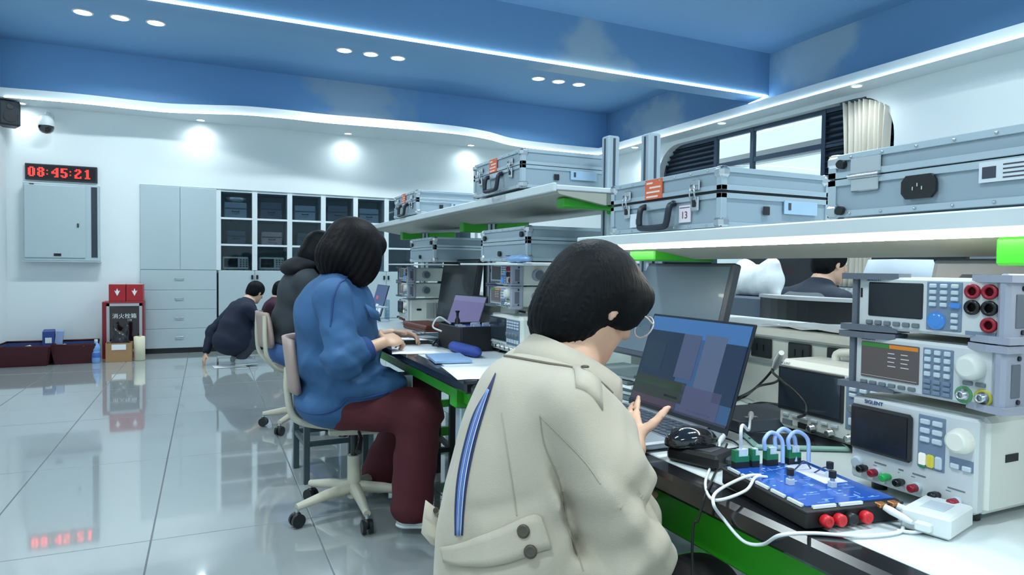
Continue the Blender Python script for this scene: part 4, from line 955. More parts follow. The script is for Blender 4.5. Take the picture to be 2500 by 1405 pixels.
# ------------------------------------------------------------------ laptops
mLapB = mat('grey laptop shell', (150, 160, 170), 0.35, 0.4); mLapK = mat('dark laptop keys', (62, 74, 90), 0.45); mBez = mat('black screen border', (20, 26, 38), 0.25)
def laptop(label, loc, rz, w, d, hs, tilt, windows, base_m=mLapB, ncol=15, nrow=6):
    t = thing('laptop', label, 'laptop', loc, rz)          # origin at the middle of the hinge; keyboard towards -Y
    MB(base_m).bx(-w/2, w/2, -d, 0.0, 0.004, 0.019, bev=0.004).build('base', t)
    MB(mat('keyboard well', (88, 100, 114), 0.5)).bx(-w/2+0.012, w/2-0.012, -d*0.56, -0.02, 0.0185, 0.0196).build('keyboard_deck', t)
    kw = (w-0.03)/ncol; kd = (d*0.56-0.026)/nrow
    g0 = None
    for i in range(ncol):
        for j in range(nrow):
            p = (-w/2+0.015+kw*(i+0.5), -d*0.56+0.004+kd*(j+0.5), 0.0205)
            if g0 is None: o = g0 = MB(mLapK).box((0, 0, 0), (kw*0.84, kd*0.80, 0.0022), bev=0.0006).build('key', t)
            else: o = g0.copy(); COL.objects.link(o); o.parent = t
            o.location = p
    MB(mat('touchpad', (176, 190, 198), 0.25)).bx(-0.055, 0.055, -d+0.008, -d*0.62, 0.0188, 0.0194).build('touchpad', t)
    R = Matrix.Translation((0, 0.002, 0.014)) @ Matrix.Rotation(-tilt, 4, 'X')
    g = MB(mBez); g.T = R; g.bx(-w/2, w/2, 0, 0.006, 0.0, hs, bev=0.002); s = g.build('screen_lid', t)
    g = MB(mDkg); g.cyl((-w*0.35, 0.002, 0.014), (w*0.35, 0.002, 0.014), 0.006); g.build('hinge', t)
    for k, (x0, x1, z0, z1, c, e) in enumerate(windows):
        g = MB(emat('screen colour %d %d %d' % c, c, e)); g.T = R
        g.bx(-w/2+0.006+(w-0.012)*x0, -w/2+0.006+(w-0.012)*x1, -0.0006-0.0003*min(k, 3), 0.001, 0.014+(hs-0.020)*z0, 0.014+(hs-0.020)*z1); g.build('screen_image' if k == 0 else 'screen_window', s)
    g = MB(mBlk)
    for sx in (-1, 1): g.bx(sx*w*0.38-0.02, sx*w*0.38+0.02, -d+0.02, -0.02, 0.0, 0.005)
    g.build('feet', t); return t
wins = [(0, 1, 0, 1, (62, 100, 150), 0.55), (0, 1, 0.80, 1, (70, 122, 186), 0.6), (0.0, 0.42, 0.30, 0.84, (30, 54, 84), 0.5), (0.40, 0.58, 0.36, 0.84, (88, 100, 138), 0.5), (0.62, 0.82, 0.30, 0.86, (98, 116, 152), 0.5), (0.82, 1.0, 0.20, 0.80, (32, 56, 92), 0.5),
        (0.0, 0.55, 0.10, 0.32, (52, 62, 56), 0.5), (0.02, 0.52, 0.22, 0.28, (60, 84, 66), 0.5), (0.52, 0.90, 0.02, 0.30, (90, 96, 134), 0.5), (0.0, 0.5, 0.0, 0.10, (88, 72, 92), 0.45), (0.62, 0.85, 0.05, 0.07, (50, 60, 120), 0.5), (0.0, 1.0, 0.0, 0.025, (64, 66, 92), 0.5), (0.03, 0.24, 0.40, 0.70, (36, 62, 86), 0.5), (0.36, 0.50, 0.135, 0.16, (30, 46, 50), 0.5)]
laptop('open laptop with tiled windows on its screen in front of the woman in beige', (0.972, 1.228, 0.753), RZ, 0.352, 0.238, 0.242, rad(18.5), wins)
laptop('open laptop with a plain purple screen on the far bench', (1.13, 3.10, 0.753), RZ+rad(10), 0.31, 0.22, 0.215, rad(20), [(0, 1, 0, 1, (112, 106, 158), 0.7), (0, 1, 0.86, 1, (122, 124, 170), 0.7)], mDkg)
laptop('open laptop with a dark blue and white screen in front of the hooded woman', (1.06, 4.60, 0.753), RZ, 0.33, 0.23, 0.22, rad(16), [(0, 1, 0, 1, (56, 78, 134), 0.7), (0.05, 0.30, 0.0, 0.28, (200, 222, 240), 0.9), (0.36, 0.60, 0.0, 0.34, (200, 222, 240), 0.9), (0.66, 0.9, 0.0, 0.30, (200, 222, 240), 0.9), (0.2, 0.4, 0.5, 0.62, (200, 80, 110), 0.7)])
# ------------------------------------------------------------------ things on the near bench
MC = at(1655, 1085, Z=0.785)
t = thing('power_brick', 'black slab-shaped power adapter lying beside the open laptop', 'adapter', (0.832, 0.972, 0.752), rad(-70)); t.location = (0.835, 0.965, 0.7525)
MB(mBlk).box((0, 0, 0.014), (0.105, 0.075, 0.027), bev=0.006).build('body', t); MB(mDkg).box((0.054, 0, 0.014), (0.012, 0.014, 0.012), bev=0.003).build('strain_relief', t); MB(mDkg).box((0, 0, 0.0278), (0.06, 0.04, 0.0006)).build('label', t)
t = thing('computer_mouse', 'glossy black computer mouse resting on the black adapter', 'mouse', (0.828, 0.985, 0.7802), rad(-100))
mMou = mat('glossy black mouse shell', (22, 24, 30), 0.1, coat=0.8)
q = Sdf((-0.04, -0.065, -0.005), (0.04, 0.065, 0.05), 0.0025); q.ell((0, 0, 0.006), (0.030, 0.054, 0.030), k=0.0); q.plane((0, 0, 0.0), (0, 0, -1)); q.build('shell', mMou, t)
MB(mDkg).cyl((-0.004, -0.034, 0.029), (0.004, -0.034, 0.029), 0.0065).build('wheel', t); MB(mDkg).box((0, -0.028, 0.0325), (0.0012, 0.05, 0.002)).build('split_line', t)
# trainer board
mPcb = mat('blue circuit board', (30, 84, 176), 0.22, var=0.18, scale=40, coat=0.5); mTrB = mat('black trainer case', (22, 24, 26), 0.45); mTrE = mat('black case rim', (40, 44, 48), 0.3)
TR = thing('trainer_box', 'black trainer box with a blue circuit board and red knobs on its front', 'circuit board', (0.845, 0.738, 0.7525), rad(-9.3))
tw, tl, th = 0.162, 0.205, 0.030
MB(mTrB).bx(-tw/2, tw/2, -tl/2, tl/2, 0, th, bev=0.003).build('case', TR); MB(mTrE).bx(-tw/2-0.002, tw/2+0.002, -tl/2-0.002, tl/2+0.002, th-0.006, th-0.002, bev=0.001).build('rim', TR)
pcb = MB(mPcb).bx(-tw/2+0.006, tw/2-0.006, -tl/2+0.008, tl/2-0.008, th-0.001, th+0.0015).build('circuit_board', TR)
g = MB(mat('pale board print', (150, 190, 230), 0.5)); random.seed(3)
for k in range(70):
    x = random.uniform(-tw/2+0.012, tw/2-0.03); y = random.uniform(-tl/2+0.014, tl/2-0.02); a = random.choice(((0.012, 0.0008), (0.0008, 0.012), (0.005, 0.003), (0.02, 0.0008)))
    g.bx(x, x+a[0], y, y+a[1], th+0.0014, th+0.0018)
g.build('board_print', pcb)
g = MB(mat('clear acrylic rail', (226, 234, 238), 0.1, coat=0.5))
for k in range(5): g.bx(-tw/2+0.001, -tw/2+0.005, -tl/2+0.012+0.037*k, -tl/2+0.042+0.037*k, th-0.001, th+0.003)
for k in range(2): g.bx(-tw/2+0.012+0.045*k, -tw/2+0.05+0.045*k, -tl/2+0.001, -tl/2+0.005, th-0.001, th+0.003)
g.build('rail', TR)
for x, m in ((-0.053, 0), (-0.031, 0), (-0.012, 1), (0.013, 0)):
    k = MB(mat('red terminal knob', (208, 34, 44), 0.35) if m == 0 else mBlk).lathe([(0.008, 0), (0.0088, 0.003), (0.0088, 0.010), (0.006, 0.012), (0.003, 0.010)], o=(x, -tl/2-0.001, 0.0135), axis=(0, -1, 0), seg=14).build('terminal_knob', TR)
for x in (0.042, 0.064): MB(mat('brass port', (206, 140, 90), 0.3, 0.7)).box((x, -tl/2-0.002, th-0.003), (0.013, 0.012, 0.006), bev=0.001).build('usb_socket', TR)
for x, y in ((-0.035, -0.01), (0.02, -0.035), (0.05, 0.005)):
    s = MB(mBlueK if False else mat('pale switch body', (196, 206, 214), 0.4)).box((x, y, th+0.006), (0.010, 0.010, 0.010), bev=0.001).build('switch', TR); MB(mSteel).cyl((x, y, th+0.010), (x, y, th+0.017), 0.0035, seg=10).build('shaft', s); MB(mBlk).cyl((x, y, th+0.016), (x, y, th+0.026), 0.0055, seg=12).build('cap', s)
mGC = mat('green terminal block', (28, 120, 82), 0.4); mDup = mat('milky connector', (214, 228, 240), 0.3); mBW = mat('pale blue lead', (164, 192, 240), 0.35)
for x, w in ((-0.058, 0.026), (-0.032, 0.014), (0.000, 0.022), (0.044, 0.024)):
    s = MB(mBlk).bx(x-w/2, x+w/2, tl/2-0.024, tl/2-0.012, th+0.001, th+0.012).build('terminal_block', TR)
    g = MB(mGC); g.bx(x-w/2, x+w/2, tl/2-0.024, tl/2-0.012, th+0.012, th+0.021); g.bx(x-w/2, x-w/2+0.006, tl/2-0.024, tl/2-0.012, th+0.021, th+0.031); g.build('green_cap', s); MB(mDup).bx(x+0.001-w/4, x+w/2-0.002, tl/2-0.022, tl/2-0.014, th+0.021, th+0.032).build('plug', s)
for x0, x1, y, hh in ((-0.012, 0.018, tl/2-0.02, 0.036), (0.012, 0.046, tl/2-0.016, 0.040), (0.032, 0.066, tl/2-0.024, 0.036)):
    MB(mBW).tube(curve([(x0, y, th+0.028), (x0-0.002, y, th+0.028+hh*0.5), ((x0+x1)/2, y+0.004, th+0.02+hh), (x1+0.002, y, th+0.028+hh*0.4), (x1, y-0.006, th+0.006)], 6), 0.0034, seg=8).build('jumper_lead', TR)
MB(mat('dark jumper wire', (60, 70, 110), 0.4)).tube(curve([(0.02, 0.05, th+0.002), (0.035, 0.045, th+0.016), (0.052, 0.05, th+0.002)], 5), 0.0012, seg=6).build('jumper_wire', TR)
MB(mat('dark jumper wire', (60, 70, 110), 0.4)).tube(curve([(0.042, 0.03, th+0.002), (0.048, 0.012, th+0.016), (0.066, 0.024, th+0.002)], 5), 0.0012, seg=6).build('jumper_wire', TR)
MB(mat('white board panel', (226, 230, 244), 0.3)).bx(0.02, 0.062, -0.02, 0.075, th+0.0014, th+0.0021).build('white_panel', pcb)
# usb plugs and cables
mWC = mat('white cable', (226, 232, 236), 0.4); mBC = mat('black cable', (26, 28, 30), 0.45); mGC2 = mat('grey cable', (120, 126, 128), 0.45)
def cable(label, pts, r, m, n=8, plugs=()):
    if not plugs: return tag(MB(m).tube(curve(pts, n), r, seg=8).build('cable'), label, 'cable')
    t = thing('cable', label, 'cable', pts[0], world=True); MB(m).tube(curve(pts, n), r, seg=8).build('lead', t)
    for a, c, pr in plugs: MB(m).tube([a, V(a).lerp(V(c), 0.25), V(a).lerp(V(c), 0.8), c], [pr*0.8, pr, pr*0.8, pr*0.55], seg=10).build('plug', t)
    return t
ML = TR.matrix_basis
def tl_(x, y, z): return Matrix.Translation(TR.location) @ Matrix.Rotation(rad(-9.3), 4, 'Z') @ V(x, y, z)
p1, p1b = tl_(0.042, -tl/2-0.008, th-0.004), tl_(0.058, -tl/2-0.040, 0.014); p2, p2b = tl_(0.064, -tl/2-0.008, th-0.004), tl_(0.088, -tl/2-0.034, 0.012)
zt = 0.755
cable('long white cable from the trainer box looping over the black bench edge', [p1b, at(2205, 1278, Z=zt), at(2195, 1300, Z=zt), at(2100, 1310, Z=zt), at(1985, 1303, Z=zt), at(1905, 1308, Z=zt), at(1862, 1330, X=0.727), at(1815, 1322, X=0.722), at(1768, 1270, X=0.722), at(1742, 1232, Z=0.757), at(1752, 1200, Z=0.764), tl_(-0.085, 0.03, 0.035), tl_(-0.055, 0.035, th+0.003)], 0.0026, mWC, 8, [(p1, p1b, 0.0055)])
cable('white cable plugged into the trainer box beside the white adapter', [p2b, at(2250, 1262, Z=zt), at(2290, 1285, Z=zt), at(2240, 1300, Z=zt), at(2190, 1296, Z=zt)], 0.0022, mWC, 8, [(p2, p2b, 0.0055)])
cable('white cable doubled back from the laptop corner to the trainer box', [at(1760, 1072, Z=0.766), at(1752, 1105, Z=zt), at(1735, 1140, Z=zt), at(1722, 1185, Z=zt), at(1745, 1222, Z=zt), tl_(-0.1, 0.01, 0.02), tl_(-0.075, 0.02, th+0.006), tl_(-0.05, 0.026, th+0.003)], 0.0024, mWC, 8, [(at(1768, 1062, Z=0.766), at(1756, 1082, Z=0.762), 0.006)])
cable('grey cable hanging over the black bench edge to the floor', [at(1775, 1085, Z=0.762), at(1757, 1130, Z=zt), at(1735, 1180, Z=zt), at(1722, 1210, X=0.722), at(1705, 1270, X=0.715), at(1690, 1340, X=0.712), V(0.71, 0.82, 0.3), V(0.70, 0.84, 0.01)], 0.0022, mBC)
cable('thin black cable curled behind the laptop corner', [at(1762, 1068, Z=0.76), at(1790, 1078, Z=0.756), at(1805, 1092, Z=0.756), at(1780, 1098, Z=0.756), at(1768, 1105, Z=0.756), at(1785, 1130, Z=0.756), at(1800, 1142, Z=0.768)], 0.0017, mBC)
cable('black cable lying round the adapter beside the mouse', [at(1700, 1092, Z=0.757), at(1725, 1078, Z=0.757), at(1755, 1085, Z=0.757), at(1745, 1108, Z=0.757), at(1720, 1112, Z=0.757)], 0.0018, mBC)
# white jumper cable from the dark box into the first terminal block
cable('white cable rising from the first green terminal to the dark flat box', [tl_(-0.058, tl/2-0.018, th+0.03), tl_(-0.055, tl/2-0.016, th+0.07), at(1828, 1050, Z=0.80), at(1832, 1018, Z=0.792), at(1834, 1010, Z=0.782)], 0.0028, mWC, 8, [(at(1834, 1010, Z=0.783), at(1833, 1022, Z=0.790), 0.0065)])
# tablet in a pale green case
t = thing('tablet', 'black tablet in a pale green case lying behind the trainer box', 'tablet', (1.105, 0.990, 0.7525), rad(62)); t.location = (1.10, 0.992, 0.7525)
MB(mat('pale green rubber', (150, 190, 180), 0.5)).box((0, 0, 0.005), (0.105, 0.185, 0.010), bev=0.004).build('case', t); MB(mScrOff).box((0, 0, 0.0102), (0.094, 0.170, 0.0012), bev=0.0004).build('screen', t)
MB(mBlk).lathe([(0.003, 0), (0.003, 0.0006), (0.001, 0.0008)], o=(0.0, 0.089, 0.0101)).build('lens', t)
t = thing('dark_box', 'flat dark grey box lying behind the laptop corner', 'box', (1.165, 1.165, 0.7525), rad(-6))
MB(mat('slate grey box', (84, 96, 110), 0.5)).box((0, 0, 0.014), (0.20, 0.15, 0.028), bev=0.003).build('body', t); MB(mat('slate lid line', (64, 74, 88), 0.5)).box((0, 0, 0.0275), (0.19, 0.14, 0.002)).build('lid_panel', t); MB(mKey).box((-0.05, -0.05, 0.029), (0.03, 0.01, 0.0008)).build('print', t)
t = thing('usb_adapter', 'white rectangular adapter block in front of the power supply', 'adapter', (0.940, 0.617, 0.7525), rad(14)); t.location = (0.932, 0.588, 0.7525)
MB(mWhP).box((0, 0, 0.015), (0.088, 0.062, 0.029), bev=0.003).build('body', t); MB(mKey).box((0, 0, 0.0298), (0.04, 0.03, 0.0006)).build('print', t); MB(mWhP).box((-0.048, 0.0, 0.012), (0.012, 0.02, 0.012), bev=0.002).build('cable_end', t)
# black probe leads around the oscilloscope
hk = at(1895, 885, X=1.20)
cable('black probe lead running from the duct over the face of the oscilloscope', [at(1905, 880, X=1.22), at(1885, 905, X=1.2), at(1910, 930, X=1.12), at(1945, 960, X=1.10), at(1968, 990, X=1.10), at(1962, 1015, X=1.10), at(1920, 1020, Z=0.757), at(1880, 1015, Z=0.757)], 0.003, mBC)
cable('black lead sloping from the oscilloscope corner down behind the laptop', [at(1897, 890, X=1.24), at(1868, 925, X=1.24), at(1835, 955, X=1.26), at(1800, 972, Z=0.757), at(1770, 985, Z=0.757)], 0.003, mBC)
cable('black lead bowed below the sloping one behind the laptop', [at(1905, 925, X=1.2), at(1890, 935, X=1.22), at(1850, 945, X=1.24), at(1820, 968, Z=0.757), at(1780, 985, Z=0.757)], 0.003, mBC)
t = thing('probe_clip', 'white probe clip hooked on the corner of the oscilloscope', 'probe', at(1897, 885, X=1.185), world=True)
MB(mWhP).tube([at(1908, 862, X=1.165), at(1898, 882, X=1.20), at(1890, 900, X=1.21)], [0.006, 0.009, 0.006]).build('grip', t); MB(mGC2).tube([at(1890, 900, X=1.21), at(1886, 908, X=1.21)], 0.003).build('tip', t)
tag(MB(mBC).tube(curve([at(1830, 990, Z=0.758), at(1860, 985, Z=0.758), at(1910, 990, Z=0.758)], 6), [0.006]+[0.004]*11+[0.004], seg=8).build('probe_lead'), 'short black probe lying on the bench beside the oscilloscope foot', 'probe')
# white bottle and leaning bag etc. on the duct
t = thing('white_bottle', 'white bottle with a reddish cap standing on the bench duct', 'bottle', (1.52, 1.695, 0.9555)); MB(mWhP).lathe([(0.02, 0), (0.023, 0.004), (0.023, 0.06), (0.012, 0.072)]).build('body', t); MB(mat('reddish cap', (200, 110, 100), 0.5)).cyl((0, 0, 0.07), (0, 0, 0.082), 0.013).build('cap', t)
t = thing('white_plug', 'white round plug pushed into the third bench socket', 'plug', (1.384, 1.10, 0.897), world=True); MB(mWhP).lathe([(0.024, 0), (0.024, 0.02), (0.016, 0.03)], o=(1.384, 1.10, 0.897), axis=(-1, 0, 0)).build('body', t); MB(mWC).tube(curve([(1.356, 1.10, 0.895), (1.33, 1.11, 0.87), (1.33, 1.12, 0.80), (1.36, 1.14, 0.757)], 5), 0.003).build('lead', t)
# ------------------------------------------------------------------ things on the far bench
t = thing('clipboard', 'black clipboard holding a printed sheet in front of the woman in denim', 'clipboard', (0.96, 3.02, 0.7525), world=True)
c0, c1, c2, c3 = at(968, 836, Z=0.757), at(1092, 828, Z=0.757), at(1050, 792, Z=0.757), at(975, 806, Z=0.757)
def quadplate(pts, z0, z1, m): return MB(m).prism([(p.x, p.y, z0) for p in pts], (0, 0, z1-z0))
R9 = [V(0.80, 2.80, 0), V(0.98, 2.86, 0), V(0.92, 3.18, 0), V(0.74, 3.12, 0)]
C9 = [V(0.785, 2.98, 0), V(1.02, 2.93, 0), V(1.10, 3.30, 0), V(0.865, 3.35, 0)]
quadplate(C9, 0.753, 0.768, mBlk).build('board', t); ctr = sum(C9, V(0, 0, 0))/4
s = quadplate([ctr+(p-ctr)*0.95 for p in C9], 0.768, 0.7695, mPap).build('sheet', t)
g = MB(mat('printed picture', (110, 120, 170), 0.5)); a = C9[0].lerp(C9[2], 0.35); g.bx(a.x-0.02, a.x+0.02, a.y-0.04, a.y+0.04, 0.7695, 0.7699); a = C9[1].lerp(C9[3], 0.35); g.bx(a.x-0.02, a.x+0.02, a.y-0.03, a.y+0.03, 0.7695, 0.7699, mat('printed green picture', (110, 160, 140), 0.5))
for k in range(6): p = C9[3].lerp(C9[2], 0.1+0.13*k).lerp(ctr, 0.25); g.bx(p.x-0.004, p.x+0.004, p.y-0.05, p.y+0.02, 0.7695, 0.7699, mInk)
g.build('print', s); MB(mSteel).box(tuple(C9[2].lerp(C9[3], 0.5)+V(-0.005, -0.012, 0.772)), (0.09, 0.02, 0.008), bev=0.002).build('clip', t)
paper('paper_sheet', 'white sheet hanging over the bench edge under the clipboard', 'paper', (0.815, 2.76), 0.20, 0.29, rad(-14), 0.7535)
paper('paper_sheet', 'white sheet lying on the near corner of the far bench', 'paper', (0.845, 2.10), 0.21, 0.29, rad(-8), 0.7535)
t = thing('notebook', 'pale blue notebook lying on the far bench edge', 'notebook', (0.845, 2.42, 0.7535), rad(-8)); MB(mat('pale blue cover', (136, 168, 206), 0.4)).box((0, 0, 0.005), (0.14, 0.22, 0.010), bev=0.001).build('cover', t); MB(mPap).box((0.002, 0, 0.005), (0.138, 0.214, 0.007)).build('pages', t)
t = thing('pencil_case', 'dark blue soft pencil case lying on the far bench', 'pencil case', (0.965, 2.56, 0.7535), rad(3))
q = Sdf((-0.06, -0.17, -0.002), (0.06, 0.17, 0.06), 0.005); q.cone((0, -0.11, 0.018), (0, 0.11, 0.018), 0.023, k=0.01); q.ell((0, 0, 0.017), (0.036, 0.15, 0.021), k=0.01); q.plane((0, 0, 0), (0, 0, -1)); q.build('pouch', mat('blue pencil case cloth', (44, 70, 150), 0.7, bump=0.2), t); MB(mBlk).bx(-0.0015, 0.0015, -0.09, 0.09, 0.042, 0.0445).build('zip', t)
t = dup(bpy.data.objects['computer_mouse'], (0.965, 2.86, 0.7525), rad(-60), 'black computer mouse lying on the far bench beside the black tub')
# black open trainer tub
t = thing('black_tub', 'black open box full of wired boards in front of the purple laptop', 'box', (1.075, 2.74, 0.7525), rad(4)); mTub = mat('matt black tub', (24, 27, 32), 0.5)
bw, bd, bh = 0.23, 0.24, 0.105
for c, d in (((0, -bd/2, bh/2), (bw, 0.01, bh)), ((0, bd/2, bh/2), (bw, 0.01, bh)), ((-bw/2, 0, bh/2), (0.01, bd, bh)), ((bw/2, 0, bh/2), (0.01, bd, bh))): MB(mTub).box(c, d, bev=0.003).build('side', t)
MB(mTub).box((0, 0, 0.004), (bw, bd, 0.008)).build('bottom', t); s = MB(mPcb).box((0, 0, bh-0.012), (bw-0.02, bd-0.02, 0.004)).build('circuit_board', t)
g = MB(mKey); random.seed(5)
for k in range(9): g.box((random.uniform(-0.08, 0.08), random.uniform(-0.08, 0.08), bh-0.004), (0.03, 0.012, 0.012))
g.build('components', s); MB(mBlk).lathe([(0.012, 0), (0.012, 0.03), (0.006, 0.04), (0.006, 0.06), (0.01, 0.065), (0.01, 0.07)], o=(-0.07, 0.02, bh-0.01)).build('post', t)
MB(mWC).tube(curve([(-0.09, 0.05, bh), (-0.14, 0.06, bh+0.03), (-0.17, 0.06, bh-0.01), (-0.14, 0.03, bh-0.03)], 6), 0.004).build('white_lead', t)
t = thing('brown_case', 'flat reddish brown case lying behind the clipboard', 'case', (1.13, 3.60, 0.7525), rad(5)); MB(mat('reddish brown leather', (104, 52, 40), 0.5)).box((0, 0, 0.02), (0.16, 0.34, 0.04), bev=0.006).build('body', t); MB(mat('brown seam', (70, 36, 30), 0.6)).box((0, 0, 0.02), (0.163, 0.343, 0.003)).build('seam', t)
t = thing('acrylic_rack', 'clear acrylic rack beside the distant instrument stack', 'rack', (1.02, 4.28, 0.7525), 0)
for x in (-0.05, 0.05): MB(glassmat('clear acrylic', (206, 228, 240))).box((x, 0, 0.07), (0.005, 0.12, 0.14)).build('side_panel', t)
MB(mDup).box((0, 0, 0.004), (0.11, 0.12, 0.008)).build('base', t)
for k in range(4): MB(mDup).cyl((-0.047, -0.045+0.03*k, 0.09), (0.047, -0.045+0.03*k, 0.09), 0.004).build('rod', t)
# ================================================================== ACROSS THE BENCH
bench(0.6, 4.4, 'second lab bench, in front of the man in the dark jacket', (1.5, 2.5), x0=3.55, xs=(4.2, 4.46), x1=5.0)
monitor('wide black monitor behind the white bag on the second bench', (4.02, 3.75, 0.752), RZ, 0.9, 0.42, rad(5), 0.07, mScrOff, mMonK)
monitor('large black monitor in front of the man in the dark jacket', (4.02, 2.74, 0.752), RZ, 0.62, 0.42, rad(5), 0.07, mScrOff, mMonK)
laptop('open laptop with a pale screen beside the man in the dark jacket', (3.96, 2.33, 0.753), RZ, 0.36, 0.24, 0.23, rad(15), [(0, 1, 0, 1, (178, 186, 184), 0.8), (0.3, 0.8, 0.2, 0.7, (206, 196, 170), 0.8)], mDkg)
for k, (y, z1) in enumerate(((3.12, 1.7), (1.9, 1.7))):
    pass
sh2 = thing('bench_shelf', 'shelf with green brackets above the second lab bench', 'shelf', (4.33, 2.9, 1.24), world=True)
MB(mShelf).bx(4.05, 4.6, 1.4, 4.4, 1.222, 1.24).build('shelf_board', sh2)
yb = at(1912, 632, X=4.2).y
for y in (yb,): post(sh2, 4.33, y, 0.953, 1.5); MB(mGreen).bx(4.08, 4.56, y-0.04, y+0.04, 1.15, 1.2215, bev=0.004).build('bracket', sh2)
# dark cabinet column beyond, white office chair back, bag on a box
t = thing('grey_cabinet', 'grey metal cabinet against the wall beyond the second bench', 'cabinet', (5.42, 2.6, 0), -PI/2)
mGrC = mat('grey cabinet paint', (120, 130, 138), 0.5); MB(mGrC).box((0, 0.2, 0.9), (1.6, 0.4, 1.78), bev=0.004).build('body', t)
for sx in (-1, 0): MB(mGrC).box((0.4+0.8*sx, -0.008, 0.92), (0.79, 0.016, 1.68), bev=0.003).build('door', t)
g = MB(mDkg); g.box((0, 0.19, 0.03), (1.56, 0.36, 0.06)); g.build('plinth', t)
t = thing('instrument_box', 'dark equipment box standing on the other side of the near bench', 'box', (2.13, 2.13, 0.7525), -RZ); MB(mBoxC).box((0, 0, 0.125), (0.30, 0.2, 0.25), bev=0.008).build('body', t); MB(mDkg).box((0, -0.122, 0.1), (0.36, 0.006, 0.16), bev=0.002).build('front_panel', t)
g = MB(mBlk)
for sx in (-1, 1): g.box((sx*0.15, 0, 0.001), (0.03, 0.2, 0.002))
g.build('feet', t)
t = thing('white_bag', 'white plastic bag lying on the dark equipment box across the bench', 'bag', (1.98, 2.2, 0.955))
q = Sdf((-0.13, -0.27, -0.01), (0.13, 0.27, 0.2), 0.007); q.ell((0, 0, 0.065), (0.085, 0.20, 0.075), k=0.0); q.ell((0, -0.12, 0.075), (0.075, 0.10, 0.07), k=0.05); q.ell((0, 0.12, 0.075), (0.075, 0.10, 0.07), k=0.05)
for y, z in ((-0.205, 0.145), (0.2, 0.14), (-0.215, 0.01), (0.21, 0.01)): q.cone((0, y*0.7, z*0.8+0.012), (0, y, z), 0.045, 0.012, k=0.04)
q.disp(lambda X, Y, Z: 0.004*np.sin(50*Y+25*Z)*np.sin(40*Z-22*Y+1)); q.plane((0, 0, 0.001), (0, 0, -1)); q.build('sack', mat('white bag plastic', (226, 232, 234), 0.35, bump=0.15, bscale=30), t); MB(mat('white bag plastic', (226, 232, 234), 0.35)).tube(curve([(0, 0.20, 0.10), (0.01, 0.235, 0.125), (0, 0.24, 0.07)], 4), 0.006).build('handle', t)
t.location = (2.13, 2.135, 1.003); t.scale = (0.75, 0.56, 0.95)
t = thing('blue_bag', 'small blue cloth bag beside the black curved monitor', 'bag', (2.10, 1.47, 0.7525)); q = Sdf((-0.09, -0.09, 0), (0.09, 0.09, 0.24), 0.007); q.ell((0, 0, 0.09), (0.06, 0.05, 0.10), k=0.02); q.ell((0, 0.0, 0.17), (0.04, 0.035, 0.04), k=0.03); q.disp(lambda X, Y, Z: 0.003*np.sin(70*Z+30*X)*np.sin(50*Y)); q.build('sack', mat('blue-grey cloth', (92, 106, 148), 0.8), t); MB(mat('dark strap', (30, 34, 50), 0.6)).tube(curve([(0, -0.03, 0.18), (0, 0, 0.23), (0, 0.03, 0.18)], 5), 0.005).build('strap', t)

g = []
random.seed(11)
for i in range(9): g.append([(1.40+0.028*j+0.004*math.sin(i*2.1), 1.02+0.045*i+0.006*math.sin(j*1.7), 0.9568+0.006*abs(math.sin(i*1.9+j*1.3))) for j in range(8)])
tag(MB(mat('thin white plastic film', (230, 234, 234), 0.3)).sheet(g, thick=0.0008).build('plastic_sheet'), 'crumpled white plastic sheet lying on the bench duct behind the oscilloscope', 'sheet')

t = thing('plastic_pouch', 'crumpled pale blue plastic pouch lying in front of the studded case', 'pouch', (1.062, 2.26, 1.1285))
q = Sdf((-0.05, -0.12, -0.002), (0.05, 0.12, 0.06), 0.005); q.ell((0, 0, 0.014), (0.026, 0.10, 0.016), k=0.0); q.disp(lambda X, Y, Z: 0.003*np.sin(120*Y+40*X)*np.sin(90*X+30*Y)); q.plane((0, 0, 0.0), (0, 0, -1)); q.build('film', mat('pale blue film', (130, 170, 214), 0.25, coat=0.4), t); MB(mInk).box((0, 0.085, 0.0275), (0.012, 0.03, 0.003)).build('zip', t)
t = thing('paper_stack', 'stack of printed papers and booklets on the bench behind the open laptop', 'papers', (1.11, 1.60, 0.7525), rad(6))
for k in range(7): MB(mPap if k % 2 else mat('grey booklet cover', (96, 112, 116), 0.5)).box((0.004*(k % 3), 0.006*((k*2) % 3), 0.005+0.010*k), (0.15, 0.21, 0.0085), R=Matrix.Rotation(0.05*((k*3) % 4-1.5), 3, 'Z'), bev=0.0008).build('booklet', t)
